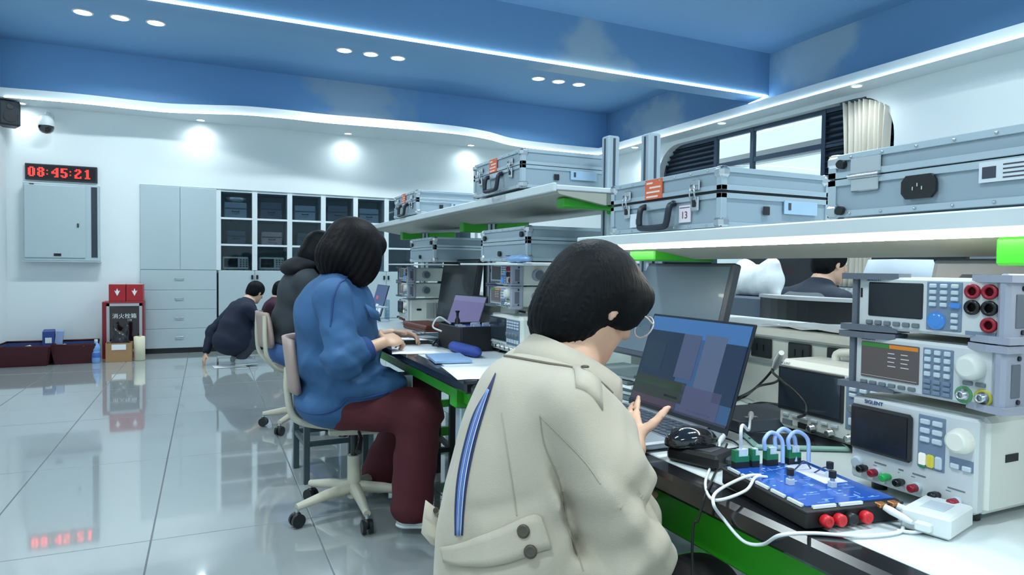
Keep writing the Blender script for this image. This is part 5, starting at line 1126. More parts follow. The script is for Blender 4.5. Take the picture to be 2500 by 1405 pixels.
# ================================================================== SEATS
mTan = mat('tan chair shell', (168, 146, 138), 0.5); mBei = mat('beige chair frame', (196, 192, 174), 0.45); mCast = mat('black caster', (24, 26, 28), 0.4)
def swivel(label, loc, rz, turn=0.0, loops=True):
    t = thing('swivel_chair', label, 'chair', loc, rz, 'tan swivel chairs')      # sitter looks along +X
    rows = []
    for i in range(9):
        f = i/8; z = 0.565+0.235*f; w = 0.19*(1-0.35*(abs(f-0.45)*1.6)**3)
        rows.append([(-0.280-0.03*f+0.05*(((k-5)/5)**2), w*(k-5)/5, z) for k in range(11)])
    MB(mTan).sheet(rows, thick=0.022).build('backrest', t)
    q = Sdf((-0.26, -0.26, 0.38), (0.26, 0.26, 0.50), 0.011); q.ell((0.02, 0, 0.437), (0.195, 0.195, 0.036), k=0.0); q.build('seat', mTan, t)
    if not loops: MB(mBei).tube(curve([(-0.285, 0, 0.66), (-0.285, 0, 0.55), (-0.25, 0, 0.43), (-0.10, 0, 0.392), (0, 0, 0.39)], 6), 0.016).build('frame_tube', t)
    for s in (-1, 1) if loops else (): MB(mBei).tube(curve([(-0.275, s*0.165, 0.78), (-0.275, s*0.180, 0.62), (-0.255, s*0.175, 0.50), (-0.17, s*0.13, 0.415), (0.0, s*0.07, 0.395)], 6), 0.014).build('frame_tube', t)
    MB(mBei).box((0, 0, 0.385), (0.22, 0.18, 0.03), bev=0.008).build('seat_plate', t)
    g = MB(mBei); g.cyl((0, 0, 0.07), (0, 0, 0.26), 0.030); g.cyl((0, 0, 0.26), (0, 0, 0.38), 0.016, mCast); g.build('gas_column', t)
    MB(mCast).tube([(0.02, -0.08, 0.385), (0.03, -0.17, 0.375), (0.02, -0.235, 0.335)], [0.007, 0.008, 0.014]).build('lever', t)
    for k in range(5):
        a = turn+2*PI*k/5; d = V(math.cos(a), math.sin(a), 0)
        l = MB(mBei).tube([d*0.015+V(0, 0, 0.115), d*0.13+V(0, 0, 0.108), d*0.27+V(0, 0, 0.085)], [0.030, 0.024, 0.016]).build('leg', t)
        s = frame(d)[0]; c = d*0.268+V(0, 0, 0.031); g = MB(mCast)
        g.cyl(c-s*0.022, c-s*0.006, 0.029); g.cyl(c+s*0.006, c+s*0.022, 0.029); g.cyl(c, c+V(0, 0, 0.05), 0.008, mSteel); g.ball(c+V(0, 0, 0.012), (0.02, 0.02, 0.024), mCast); g.build('caster', l)
    return t
CH1 = (0.60, 2.98)
swivel('tan swivel chair on beige casters under the woman in denim', (CH1[0], CH1[1], 0.001), rad(-12), rad(-78), False)
swivel('tan swivel chair on casters under the hooded woman', (0.60, 4.72, 0.001), rad(4), rad(-62))
def stool(label, loc, rz, m, s=0.32, h=0.46, seat_m=None):
    t = thing('lab_stool', label, 'stool', loc, rz)
    MB(seat_m or m).box((0, 0, h-0.015), (s, s, 0.03), bev=0.006).build('seat', t)
    for sx in (-1, 1):
        for sy in (-1, 1): MB(m).bx(sx*(s/2-0.03)-0.014, sx*(s/2-0.03)+0.014, sy*(s/2-0.03)-0.014, sy*(s/2-0.03)+0.014, 0, h-0.03).build('leg', t)
    for sx in (-1, 1): MB(m).box((sx*(s/2-0.03), 0, 0.20), (0.022, s-0.07, 0.022)).build('stretcher', t)
    for sy in (-1, 1): MB(m).box((0, sy*(s/2-0.03), 0.20), (s-0.07, 0.022, 0.022)).build('stretcher', t)
    g = MB(m); g.box((0, 0, h-0.045), (s-0.05, s-0.05, 0.03)); g.build('seat_rail', t); return t
mStG = mat('dark grey stool steel', (70, 86, 92), 0.45, 0.3); mStK = mat('black stool', (20, 22, 26), 0.45)
stool('dark grey steel lab stool standing behind the chair of the woman in denim', (0.60, 3.62, 0.001), rad(3), mStG, 0.36)
stool('black square lab stool under the front of the far bench', (0.98, 3.26, 0.001), rad(-4), mStK, 0.34, 0.55)
stool('lab stool under the woman in the beige coat', (0.46, 1.06, 0.001), 0, mStG, 0.32, 0.45, mTan)
stool('dark lab stool under the man in the dark jacket', (3.12, 2.80, 0.001), 0, mStK, 0.34, 0.45)
# ================================================================== PEOPLE
mSkin = mat('warm skin', (214, 172, 146), 0.5, var=0.04); mHair = mat('black hair', (6, 9, 13), 0.55, var=0.3, scale=6, bump=0.2, bscale=14, stretch=(14, 14, 1.2), spec=0.14); mHairB = mat('dark brown hair', (11, 8, 11), 0.55, var=0.3, scale=6, bump=0.2, bscale=14, stretch=(14, 14, 1.2), spec=0.14)
A3 = lambda v: np.array(v, float)
def nrm(v): v = A3(v); return v/np.linalg.norm(v)
def rodr(v, ax, a): return A3(Matrix.Rotation(a, 3, Vector(ax)) @ Vector(v))
def hand(q, wrist, d, back, thumb, curl=0.5, spread=0.12, sc=1.0, curls=None):
    """palm plus five fingers: d = along the hand, back = out of the back of the hand, thumb = towards the thumb side"""
    d = nrm(d); back = nrm(A3(back)-d*np.dot(back, d)); thumb = nrm(A3(thumb)-d*np.dot(thumb, d)-back*np.dot(thumb, back)); w = A3(wrist)
    R = np.stack([d, thumb, back], 1)
    q.ell(w+d*0.045*sc, (0.052*sc, 0.040*sc, 0.015*sc), R, k=0.012)
    for i, (off, L) in enumerate(((0.029, 0.072), (0.010, 0.080), (-0.010, 0.074), (-0.028, 0.058))):
        p = w+d*(0.082 if i < 3 else 0.076)*sc+thumb*off*sc; v = nrm(d+thumb*spread*(1.5-i)*0.5); c = curls[i] if curls else curl
        ax = np.cross(v, -back)
        rr = (0.0088 if i < 3 else 0.0075)*sc
        q.cone(w+d*0.035*sc+thumb*off*0.8*sc, p, 0.0105*sc, rr*1.1, k=0.008)
        for f, cc, r1 in ((0.46, 0.7, 0.95), (0.30, 1.0, 0.88), (0.24, 0.7, 0.78)):
            v = rodr(v, ax, c*cc); e = p+v*L*f*sc; q.cone(p, e, rr, rr*r1, k=0.003); rr *= r1; p = e
    v = nrm(d*0.55+thumb*0.85-back*0.25); p = w+d*0.02*sc+thumb*0.024*sc
    for L, r0, r1 in ((0.042, 0.0135, 0.0105), (0.032, 0.0105, 0.0095), (0.026, 0.0095, 0.0078)):
        e = p+v*L*sc; q.cone(p, e, r0*sc, r1*sc, k=0.006); p = e; v = nrm(v+d*0.22)
def head(q, c, f, u, s=1.0):
    f = nrm(f); u = nrm(A3(u)-f*np.dot(u, f)); r = np.cross(f, u); R = np.stack([f, r, u], 1); c = A3(c); P = lambda a, b, z: c+(f*a+r*b+u*z)*s
    q.ell(P(-0.01, 0, 0.03), (0.094*s, 0.075*s, 0.086*s), R, k=0.01); q.ell(P(0.025, 0, -0.035), (0.066*s, 0.060*s, 0.078*s), R, k=0.02)
    q.cone(P(0.0, 0.040, -0.065), P(0.064, 0.012, -0.096), 0.020*s, 0.018*s, k=0.025); q.cone(P(0.0, -0.040, -0.065), P(0.064, -0.012, -0.096), 0.020*s, 0.018*s, k=0.025)
    q.cone(P(0.085, 0, 0.02), P(0.105, 0, -0.024), 0.008*s, 0.0135*s, k=0.012)
    for sg in (-1, 1):
        q.ell(P(0.086, sg*0.031, 0.012), (0.010*s, 0.014*s, 0.009*s), R, k=0.008, sub=True)
        q.ell(P(0.0, sg*0.077, -0.012), (0.016*s, 0.008*s, 0.030*s), R, k=0.006); q.ell(P(0.0, sg*0.085, -0.008), (0.008*s, 0.006*s, 0.016*s), R, k=0.004, sub=True)
        q.ell(P(0.012, sg*0.070, -0.008), (0.006*s, 0.006*s, 0.010*s), R, k=0.003)
    q.ell(P(0.084, 0, -0.058), (0.009*s, 0.022*s, 0.006*s), R, k=0.006); q.ell(P(0.082, 0, -0.068), (0.009*s, 0.018*s, 0.006*s), R, k=0.006)
    return P, R
def eyes(P, t, s=1.0):
    for sg in (-1, 1):
        o = MB(mat('eye white', (226, 226, 224), 0.2)).ball(P(0.078, sg*0.031, 0.012), 0.0105*s, seg=10).build('eye', t); g = MB(mBlk).ball(P(0.0865, sg*0.031, 0.010), 0.0045*s, seg=8).build('iris', o); g.location = (0, 0, 0)
def shoe(t, heel, toe, m, sole, name='shoe'):
    h, e = A3(heel), A3(toe); d = nrm(e-h); L = np.linalg.norm(e-h)
    lo = np.minimum(h, e)-0.07; hi = np.maximum(h, e)+0.09
    q = Sdf(lo, hi, 0.007); z = np.array([0, 0, 1.0])
    q.cone(h+d*0.045+z*0.04, h+d*L*0.5+z*0.036, 0.040, 0.038, k=0.02); q.cone(h+d*L*0.5+z*0.034, e-d*0.04+z*0.028, 0.040, 0.034, k=0.02); q.cone(h+d*0.05+z*0.05, h+d*0.07+z*0.085, 0.042, 0.040, k=0.02); q.plane(h+z*0.012, (0, 0, -1)); o = q.build(name, m, t)
    q = Sdf(lo, hi, 0.007); q.cone(h+d*0.045+z*0.012, h+d*L*0.5+z*0.012, 0.043, 0.041, k=0.01); q.cone(h+d*L*0.5+z*0.012, e-d*0.038+z*0.012, 0.043, 0.038, k=0.01); q.plane(h+z*0.016, (0, 0, 1)); q.plane(h+z*0.0, (0, 0, -1)); s = q.build('sole', sole, o); s.location = (0, 0, 0); return o

# ------------------------------------------------------------------ 1. the woman in the beige coat
def coat_woman():
    t = thing('person', 'woman in a beige trench coat and glasses bent over the open laptop', 'person', (0.46, 1.06, 0.0), world=True)
    hc, hf, hu = A3((0.682, 1.10, 1.047)), nrm((0.86, 0.04, -0.50)), (0.45, 0.02, 0.9)
    SH_R, SH_L = A3((0.545, 0.905, 0.885)), A3((0.60, 1.235, 0.885)); EL_R, EL_L = A3((0.598, 0.870, 0.665)), A3((0.60, 1.27, 0.67))
    WR_L = A3((0.708, 1.00, 0.782)); WR_R = A3((0.70, 1.03, 0.69))
    hip_r, hip_l = A3((0.50, 0.98, 0.53)), A3((0.50, 1.15, 0.53)); kn_r, kn_l = A3((0.84, 0.96, 0.50)), A3((0.84, 1.20, 0.50)); an_r, an_l = A3((0.78, 0.97, 0.09)), A3((0.78, 1.19, 0.09))
    # body: one continuous figure from head to ankles
    q = Sdf((0.28, 0.78, 0.05), (1.05, 1.45, 1.20), 0.0068)
    P, R = head(q, hc, hf, hu, 0.93)
    nb = A3((0.605, 1.08, 0.915)); q.cone(hc-hf*0.035-A3(hu)*0.06, nb, 0.052, 0.055, k=0.03)
    q.chain([nb, (0.575, 1.075, 0.84), (0.53, 1.07, 0.74), (0.50, 1.065, 0.57)], [0.055, 0.085, 0.085, 0.11], k=0.04)
    for S_, E_, W_ in ((SH_R+A3((-0.005, 0.02, -0.02)), EL_R, WR_R), (SH_L+A3((-0.005, -0.02, -0.02)), EL_L, WR_L)):
        q.cone(nb-A3((0.02, 0, 0.07)), S_, 0.045, 0.036, k=0.02); q.chain([S_, E_, W_], [0.038, 0.034, 0.024], k=0.012)
    for h_, k_, a_ in ((hip_r, kn_r, an_r), (hip_l, kn_l, an_l)): q.chain([h_, k_, a_], [0.075, 0.052, 0.035], k=0.03)
    hand(q, WR_L+A3((-0.008, 0.004, 0.002)), (0.42, 0.74, 0.50), (-0.75, -0.1, 0.6), (0.70, -0.35, 0.2), 0.18, 0.10, 0.86, curls=[0.12, 0.25, 0.45, 0.6])
    hand(q, WR_R, (0.5, 0.85, 0.02), (0, -0.1, 1), (0.85, -0.5, 0), 0.45)
    q.build('body', mSkin, t, 2); eyes(P, t, 0.93)
    for a_ in (an_r, an_l): shoe(t, (a_[0]-0.06, a_[1], 0.001), (a_[0]+0.18, a_[1], 0.001), mat('black shoe leather', (22, 22, 24), 0.4), mBlk)
    q = Sdf((0.3, 0.82, 0.08), (1.0, 1.36, 0.66), 0.011); 
    for h_, k_, a_ in ((hip_r, kn_r, an_r), (hip_l, kn_l, an_l)): q.chain([h_, k_, a_], [0.080, 0.070, 0.06], k=0.03)
    q.plane((0, 0, 0.11), (0, 0, -1)); q.build('trousers', mat('dark mauve trousers', (58, 52, 54), 0.8), t)
    # coat
    mCoat = mat('beige coat twill', (176, 167, 150), 0.75, var=0.05, scale=5, bump=0.12, bscale=500, sheen=0.2)
    q = Sdf((0.22, 0.70, 0.42), (0.92, 1.48, 1.06), 0.0062)
    RT = np.array(Matrix.Rotation(rad(18), 3, 'Y'))
    def torso(q, g=0.0):
        q.ell((0.562, 1.07, 0.868), (0.112+g, 0.168+g, 0.085+g), RT, k=0.04); q.ell((0.534, 1.07, 0.79), (0.124+g, 0.170+g, 0.11+g), RT, k=0.05)
        q.ell((0.510, 1.065, 0.70), (0.130+g, 0.170+g, 0.11+g), k=0.05); q.ell((0.506, 1.065, 0.61), (0.142+g, 0.180+g, 0.12+g), k=0.05)
        q.ell((0.53, 1.065, 0.52), (0.165+g, 0.205+g, 0.10+g), k=0.05)
    torso(q)
    q.cone((0.59, 1.08, 0.88), (0.61, 1.085, 0.905), 0.085, 0.070, k=0.04)
    q.chain([SH_R+A3((-0.01, 0.02, -0.004)), SH_R*0.5+EL_R*0.5+A3((-0.006, 0, 0)), EL_R], [0.064, 0.068, 0.074], k=0.035)
    q.chain([EL_R+A3((0.005, 0, 0.0)), (0.66, 0.95, 0.675), (0.69, 1.01, 0.685)], [0.070, 0.056, 0.046], k=0.02)
    q.chain([SH_L, EL_L, (0.64, 1.14, 0.725), WR_L*0.8+A3((0.64, 1.14, 0.725))*0.2], [0.062, 0.066, 0.056, 0.036], k=0.03)
    q.cone((0.605, 0.93, 0.83), (0.64, 0.98, 0.74), 0.050, 0.045, k=0.04)
    def g3(X, Y, Z, c, s): return np.exp(-(((X-c[0])/s[0])**2+((Y-c[1])/s[1])**2+((Z-c[2])/s[2])**2))
    def folds(X, Y, Z):
        f = g3(X, Y, Z, (0.62, 0.86, 0.70), (0.10, 0.11, 0.12))*(0.008*np.sin(52*Z+34*X+20*Y)+0.005*np.sin(88*Z-62*X+1))
        f = f+g3(X, Y, Z, (0.44, 0.98, 0.66), (0.14, 0.16, 0.13))*(0.006*np.sin(40*Y+16*Z+20*X)+0.003*np.sin(85*Y-30*Z))
        f = f+g3(X, Y, Z, (0.52, 0.95, 0.86), (0.12, 0.14, 0.06))*0.003*np.sin(55*X+30*Z-28*Y)
        # deep crease where the sleeve meets the back, and one above the belt
        u = X-(0.500-0.28*(Z-0.80)); f = f+0.032*np.exp(-(u/0.015)**2)*np.exp(-((Z-0.735)/0.085)**2)*np.exp(-((Y-0.875)/0.07)**2)
        u = Z-(0.715+0.5*(X-0.40)); f = f+0.007*np.exp(-(u/0.012)**2)*np.exp(-((X-0.41)/0.05)**2)*np.exp(-((Y-0.94)/0.10)**2)
        u = Z-(0.735-0.9*(X-0.62)); f = f+0.010*np.exp(-(u/0.013)**2)*np.exp(-((X-0.62)/0.05)**2)*np.exp(-((Y-0.83)/0.08)**2)
        rg = lambda p: (1-np.abs(np.sin(p)))**2
        f = f-g3(X, Y, Z, (0.46, 1.02, 0.76), (0.14, 0.12, 0.10))*0.008*rg(17*Y+9*X-4*Z)
        f = f-g3(X, Y, Z, (0.61, 0.85, 0.71), (0.09, 0.10, 0.10))*0.011*rg(24*Z+30*X-8*Y)
        f = f-g3(X, Y, Z, (0.56, 0.87, 0.83), (0.07, 0.08, 0.07))*0.006*rg(20*Z-26*X+1.2)
        f = f-g3(X, Y, Z, (0.48, 0.94, 0.60), (0.14, 0.14, 0.09))*0.009*rg(16*Y+10*X+5*Z+0.7)
        return f
    q.disp(folds)
    q.cone((0.635, 1.088, 0.945), (0.70, 1.10, 1.06), 0.058, 0.075, k=0.01, sub=True)
    coat = q.build('coat', mCoat, t, 2)
    vs = [tuple(v.co) for v in coat.data.vertices]; bv = BVHTree.FromPolygons(vs, [tuple(p.vertices) for p in coat.data.polygons])
    O = V(0, 0, CAMH)
    def hit(x, y):
        r = (RC @ V((x-CX)/FPX, (CY-y)/FPX, -1)).normalized(); p, n, i, d = bv.ray_cast(O, r)
        if p is None: p, n, i, d = bv.find_nearest(O+r*1.02)
        if n.dot(r) > 0: n = -n
        return p, n
    def ribbon(name, L, Rr, m, lift, parent, n=16, across=3, thick=0.002):
        a = [V(p[0], p[1], 0) for p in L]; c = [V(p[0], p[1], 0) for p in Rr]; a = curve(a, 5); c = curve(c, 5); rows = []
        for p, s in zip(a, c):
            row = []
            for k in range(across+1):
                x = p.lerp(s, k/across); h, nn = hit(x.x, x.y); row.append(h+nn*lift)
            rows.append(row)
        o = MB(m).sheet(rows, thick=-thick).build(name, parent)
        if parent is not t: o.location = (0, 0, 0)
        return o
    mSlD = mat('navy seam lining', (34, 48, 92), 0.7); mSlW = mat('white lining stripe', (168, 182, 214), 0.7); mSlB = mat('blue lining stripe', (88, 120, 190), 0.7)
    Lx = [(1211, 912), (1192, 950), (1158, 1010), (1136, 1080), (1119, 1160), (1112, 1235), (1112, 1308)]; Rx = [(1212, 914), (1200, 955), (1183, 1010), (1163, 1080), (1146, 1160), (1136, 1235), (1131, 1308)]
    sl = ribbon('striped_lining', Lx, Rx, mSlD, 0.0015, t, across=2, thick=0.0008)
    for k, (f0, f1, m) in enumerate(((0.34, 0.46, mSlB), (0.50, 0.58, mSlW), (0.64, 0.76, mSlB), (0.82, 0.92, mSlW))):
        mixp = lambda f: [(a[0]+(c[0]-a[0])*f, a[1]+(c[1]-a[1])*f) for a, c in zip(Lx[1:], Rx[1:])]
        ribbon('stripe', mixp(f0), mixp(f1), m, 0.0045, sl, across=1, thick=0.0008)
    mSeam = mat('coat seam thread', (158, 150, 134), 0.8)
    def seam(pts, r=0.0012, name='seam', m=None): 
        h = []
        for p in curve([V(a, c, 0) for a, c in pts], 6): a, nn = hit(p.x, p.y); h.append(a+nn*r*0.5)
        return MB(m or mSeam).tube(h, r, seg=6).build(name, t)
    seam([(1318, 1015), (1372, 1068), (1430, 1130), (1466, 1182)]); seam([(1318, 1015), (1330, 1090), (1370, 1190), (1390, 1300), (1425, 1395)])
    seam([(1225, 1010), (1238, 1100), (1252, 1190), (1262, 1260)], 0.0012)
    # belt with two buttons, loose tab on the far side
    ub = [(1082, 1335), (1120, 1328), (1180, 1308), (1240, 1284), (1300, 1258), (1322, 1262)]; lb = [(1090, 1372), (1130, 1382), (1190, 1384), (1250, 1372), (1318, 1346), (1345, 1340)]
    belt = ribbon('belt', ub, lb, mCoat, 0.007, t, across=4, thick=0.005)
    mBut = mat('dark horn button', (70, 64, 54), 0.35)
    for x, y in ((1282, 1297), (1297, 1346)):
        p, nn = hit(x, y); g = MB(mBut); g.lathe([(0.010, 0), (0.0105, 0.0025), (0.008, 0.0045), (0.005, 0.0035)], o=p+nn*0.007, axis=nn, seg=16); g.build('button', t)
    p0, n0 = hit(1088, 1330); q0 = at(1035, 1225, Y=1.16)
    rows = [[at(1040, 1222, Y=1.14), at(1086, 1258, Y=1.13)], [at(1034, 1262, Y=1.13), at(1088, 1290, Y=1.12)], [at(1028, 1302, Y=1.12), at(1090, 1315, Y=1.10)], [at(1052, 1330, Y=1.11), at(1094, 1345, Y=1.08)]]
    tab = MB(mCoat).sheet(rows, thick=0.004).build('belt_tab', t); o = MB(mBut).lathe([(0.005, 0), (0.005, 0.003)], o=at(1064, 1246, Y=1.128), axis=(-0.3, -1, 0)).build('eyelet', tab); o.location = (0, 0, 0)
    # collar band standing round the neck, and epaulette
    col = []
    for k in range(25):
        a = -2.15+4.3*k/24; ax = A3((-math.cos(a), math.sin(a)*1.0, 0)); ce = A3((0.612, 1.085, 0.0))
        base = ce+ax*A3((0.102, 0.118, 0)); zz = 0.950-0.055*(1-math.cos(a))*0.9
        top = ce+A3((0.025, 0.003, 0))+ax*A3((0.082, 0.092, 0)); col.append([tuple(base*A3((1, 1, 0))+A3((-0.004, 0, zz-0.030))), tuple(base*0.62+top*0.38+A3((0, 0, zz+0.012))), tuple(top+A3((0, 0, zz+0.034)))])
    MB(mCoat).sheet(col, thick=0.006).build('collar', t)
    def drop(x, y):
        p, nn, k, dd = bv.ray_cast(V(x, y, 1.3), V(0, 0, -1))
        return p+V(0, 0, 0.004) if p is not None else V(x, y, 0.9)
    A, B_ = V(0.592, 0.985, 0), V(0.535, 0.872, 0); sd = (B_-A).normalized().cross(V(0, 0, 1)); rows = []
    for k in range(13):
        p = A.lerp(B_, k/12); w = 0.021*(1 if k > 1 else 0.5+0.25*k); rows.append([drop((p+sd*s*w).x, (p+sd*s*w).y) for s in (-1, -0.33, 0.33, 1)])
    ep = MB(mCoat).sheet(rows, thick=-0.005).build('epaulette', t)
    nn = V(0, 0, 1); o = MB(mBut).lathe([(0.007, 0), (0.0075, 0.002), (0.005, 0.0035)], o=drop(A.lerp(B_, 0.14).x, A.lerp(B_, 0.14).y)+V(0, 0, 0.004), axis=(0, 0, 1), seg=14).build('button', ep); o.location = (0, 0, 0)
    ring = []
    for k in range(29):
        a = -1.75+3.5*k/28; x, y = 0.612-math.cos(a)*0.112, 1.085+math.sin(a)*0.130; ring.append(drop(x, y)-V(0, 0, 0.003))
    MB(mat('dark collar line', (112, 104, 92), 0.85)).tube(ring, 0.0028, seg=6).build('collar_seam', t)  # darker line where the collar meets the coat
    # hair: a rounded bowl of black hair with an ear showing
    q = Sdf(hc-0.17, hc+0.17, 0.0050); f = hf; u = nrm(A3(hu)-f*np.dot(hu, f)); r = np.cross(f, u); RR = np.stack([f, r, u], 1); Ph = lambda a, b, z: hc+f*a+r*b+u*z
    q.ell(Ph(-0.012, 0, 0.028), (0.097, 0.084, 0.088), RR, k=0.0); q.ell(Ph(-0.042, 0, -0.030), (0.072, 0.080, 0.090), RR, k=0.025); q.ell(Ph(-0.050, 0, -0.072), (0.050, 0.066, 0.056), RR, k=0.025)
    for sg in (-1, 1): q.ell(Ph(0.042, sg*0.060, 0.012), (0.032, 0.020, 0.048), RR, k=0.02)
    q.ell(Ph(0.066, 0, 0.046), (0.036, 0.066, 0.040), RR, k=0.03)
    q.ell(Ph(0.104, 0, -0.055), (0.064, 0.085, 0.080), RR, k=0.012, sub=True)
    for sg in (-1, 1): q.ell(Ph(0.010, sg*0.092, -0.058), (0.018, 0.030, 0.042), RR, k=0.008, sub=True)
    def strands(X, Y, Z):
        x, y, z = X-hc[0], Y-hc[1], Z-hc[2]; a = x*f[0]+y*f[1]+z*f[2]; b_ = x*r[0]+y*r[1]+z*r[2]; c_ = x*u[0]+y*u[1]+z*u[2]
        th = np.arctan2(b_, a+0.02); low = np.clip((0.10-c_)/0.16, 0, 1.2)
        return 0.0014*low*np.sin(38*th+9*c_)+0.0009*low*np.sin(91*th-20*c_)+0.0008*np.sin(160*th)
    q.disp(strands); q.build('hair', mHair, t, 1)
    # glasses
    g = MB(mat('clear pinkish glasses frame', (214, 206, 206), 0.25)); lens = []
    for sg in (-1, 1):
        ring = [Ph(0.108, sg*0.032+0.025*math.cos(a), 0.004+0.023*math.sin(a)) for a in [2*PI*k/20 for k in range(20)]]; g.tube(ring, 0.0018, seg=6, closed=True); lens.append(ring)
        g.tube([Ph(0.108, sg*0.056, 0.012), Ph(0.08, sg*0.068, 0.012), Ph(0.0, sg*0.073, 0.008)], 0.0016, seg=6)
    g.tube([Ph(0.108, -0.008, 0.008), Ph(0.113, 0, 0.010), Ph(0.108, 0.008, 0.008)], 0.0016, seg=6); gl = g.build('glasses', t)
    for ring in lens:
        o = MB(glassmat('spectacle lens', (240, 246, 250))).prism(ring, tuple(f*0.0012)).build('lens', gl); o.location = (0, 0, 0)
coat_woman()

# ------------------------------------------------------------------ shared seated / crouching builder for the others
def person(label, name='person', loc=(0, 0, 0), J=None, h=0.011, top=None, leg=None, hairm=None, hair=None, sleeves=1.0, hem=None, spread=None, top_r=None, leg_r=(0.085, 0.07, 0.055), shoes=None, folds=0.004, hood=None, handargs=None, leg_cut=None):
    t = thing(name, label, 'person', loc, world=True); n = {k: A3(v) for k, v in J.items() if k not in ('hf', 'hu')}
    hf, hu = nrm(J['hf']), A3(J['hu'])
    pts = np.array(list(n.values())); lo, hi = pts.min(0)-0.26, pts.max(0)+0.26; lo[2] = max(lo[2], -0.03)
    q = Sdf(lo, hi, h*0.75); P, R = head(q, n['head'], hf, hu); u = nrm(hu-hf*np.dot(hu, hf))
    q.cone(n['head']-hf*0.03-u*0.06, n['neck'], 0.050, 0.055, k=0.03); q.chain([n['neck'], n['chest'], n['waist'], n['pelvis']], [0.07, 0.105, 0.10, 0.115], k=0.04)
    for s in 'rl':
        q.cone(n['neck'], n['sh_'+s], 0.055, 0.042, k=0.03); q.chain([n['sh_'+s], n['el_'+s], n['wr_'+s]], [0.042, 0.034, 0.024], k=0.012)
        q.chain([n['hip_'+s], n['kn_'+s], n['an_'+s]], [0.075, 0.05, 0.034], k=0.03)
        a = handargs.get(s) if handargs else None
        d = nrm(n['wr_'+s]-n['el_'+s]) if not a else a[0]
        hand(q, n['wr_'+s]+A3(d)*0.012, d, a[1] if a else (0.1, 0, 1), a[2] if a else (0.2, 1 if s == 'r' else -1, 0), a[3] if a else 0.5, 0.1)
    q.build('body', mSkin, t, 1); eyes(P, t)
    # upper garment
    g = top_r or dict(chest=(0.14, 0.19, 0.15), waist=(0.14, 0.18, 0.15), pelvis=(0.155, 0.19, 0.12), arm=(0.068, 0.062, 0.05))
    q = Sdf(lo, hi, h); ax = nrm(n['neck']-n['pelvis']); side = nrm(n['sh_l']-n['sh_r']); fw = np.cross(side, ax); RR = np.stack([nrm(fw), side, nrm(ax)], 1)
    for k in ('chest', 'waist', 'pelvis'): q.ell(n[k], g[k], RR, k=0.06)
    q.ell(n['chest']*0.5+n['neck']*0.5, (g['chest'][0]*0.75, g['chest'][1]*0.8, 0.09), RR, k=0.05); q.cone(n['neck']-ax*0.05, n['neck']+ax*0.015, 0.085, 0.068, k=0.03)
    for s in 'rl': q.cone(n['neck']-ax*0.02, n['sh_'+s], 0.066, 0.06, k=0.03)
    for s in 'rl':
        e = n['el_'+s]; w = n['wr_'+s]; q.chain([n['sh_'+s]-ax*0.01, e, e+(w-e)*sleeves] if sleeves > 0 else [n['sh_'+s], e], list(g['arm']), k=0.035)
    if hem:
        for c, r, k in hem: q.ell(c, r, k=k)
    if folds:
        el = [n['el_r'], n['el_l'], n['waist']]
        def fo(X, Y, Z):
            f = 0
            for i, e in enumerate(el): f = f+np.exp(-((X-e[0])**2+(Y-e[1])**2+(Z-e[2])**2)/0.02)*np.sin(58*Z+40*X+i*2+22*Y)
            return folds*f
        q.disp(fo)
    if spread: spread(q)
    garment = q.build('jacket' if name == 'person' else 'jacket', top, t, 2)
    if hood:
        q = Sdf(n['neck']-0.22, n['neck']+0.22, h); 
        for c, r in hood[1]: q.ell(n['neck']+A3(c), r, k=0.04)
        o = q.build('hood', hood[0], t)
    q = Sdf(lo, hi, h)
    for s in 'rl': q.chain([n['hip_'+s], n['kn_'+s], n['an_'+s]], list(leg_r), k=0.03)
    q.ell(n['pelvis'], (0.14, 0.17, 0.11), k=0.05)
    q.disp(lambda X, Y, Z: 0.004*np.sin(40*Z+25*X)*np.sin(22*Y+15*Z)-0.009*np.exp(-((Z-n['kn_r'][2]+0.04)/0.09)**2)*(1-np.abs(np.sin(24*Z+16*X+8*Y)))**2)
    zc = leg_cut if leg_cut is not None else min(n['an_r'][2], n['an_l'][2])-0.02
    q.plane((0, 0, zc), (0, 0, -1)); q.build('trousers', leg, t, 2)
    for s in 'rl':
        if shoes: a = n['an_'+s]; d = shoes[2]; z0 = max(0.001, a[2]-0.088); shoe(t, (a[0]-d[0]*0.07, a[1]-d[1]*0.07, z0), (a[0]+d[0]*0.185, a[1]+d[1]*0.185, z0), shoes[0], shoes[1])
    c = n['head']; f = hf; r = np.cross(f, u); RR = np.stack([f, r, u], 1); q = Sdf(c-0.24, c+0.2, h*0.7)
    Ph = lambda a, b, z: c+f*a+r*b+u*z
    for (p, rr, k, sub) in hair: q.ell(Ph(*p), rr, RR, k=k, sub=sub)
    def st(X, Y, Z):
        x, y, z = X-c[0], Y-c[1], Z-c[2]; a = x*f[0]+y*f[1]+z*f[2]; b_ = x*r[0]+y*r[1]+z*r[2]; c_ = x*u[0]+y*u[1]+z*u[2]; th = np.arctan2(b_, a+0.02)
        return np.clip((0.1-c_)/0.2, 0, 1.2)*(0.003*np.sin(28*th+8*c_)+0.0015*np.sin(70*th-15*c_))
    q.disp(st); q.build('hair', hairm or mHair, t, 1)
    return t, garment, n, P
short_hair = [((-0.012, 0, 0.032), (0.104, 0.086, 0.094), 0, False), ((-0.045, 0, -0.02), (0.062, 0.078, 0.07), 0.02, False), ((0.105, 0, -0.045), (0.065, 0.085, 0.085), 0.01, True), ((0.01, 0.088, -0.04), (0.024, 0.03, 0.04), 0.006, True), ((0.01, -0.088, -0.04), (0.024, 0.03, 0.04), 0.006, True)]
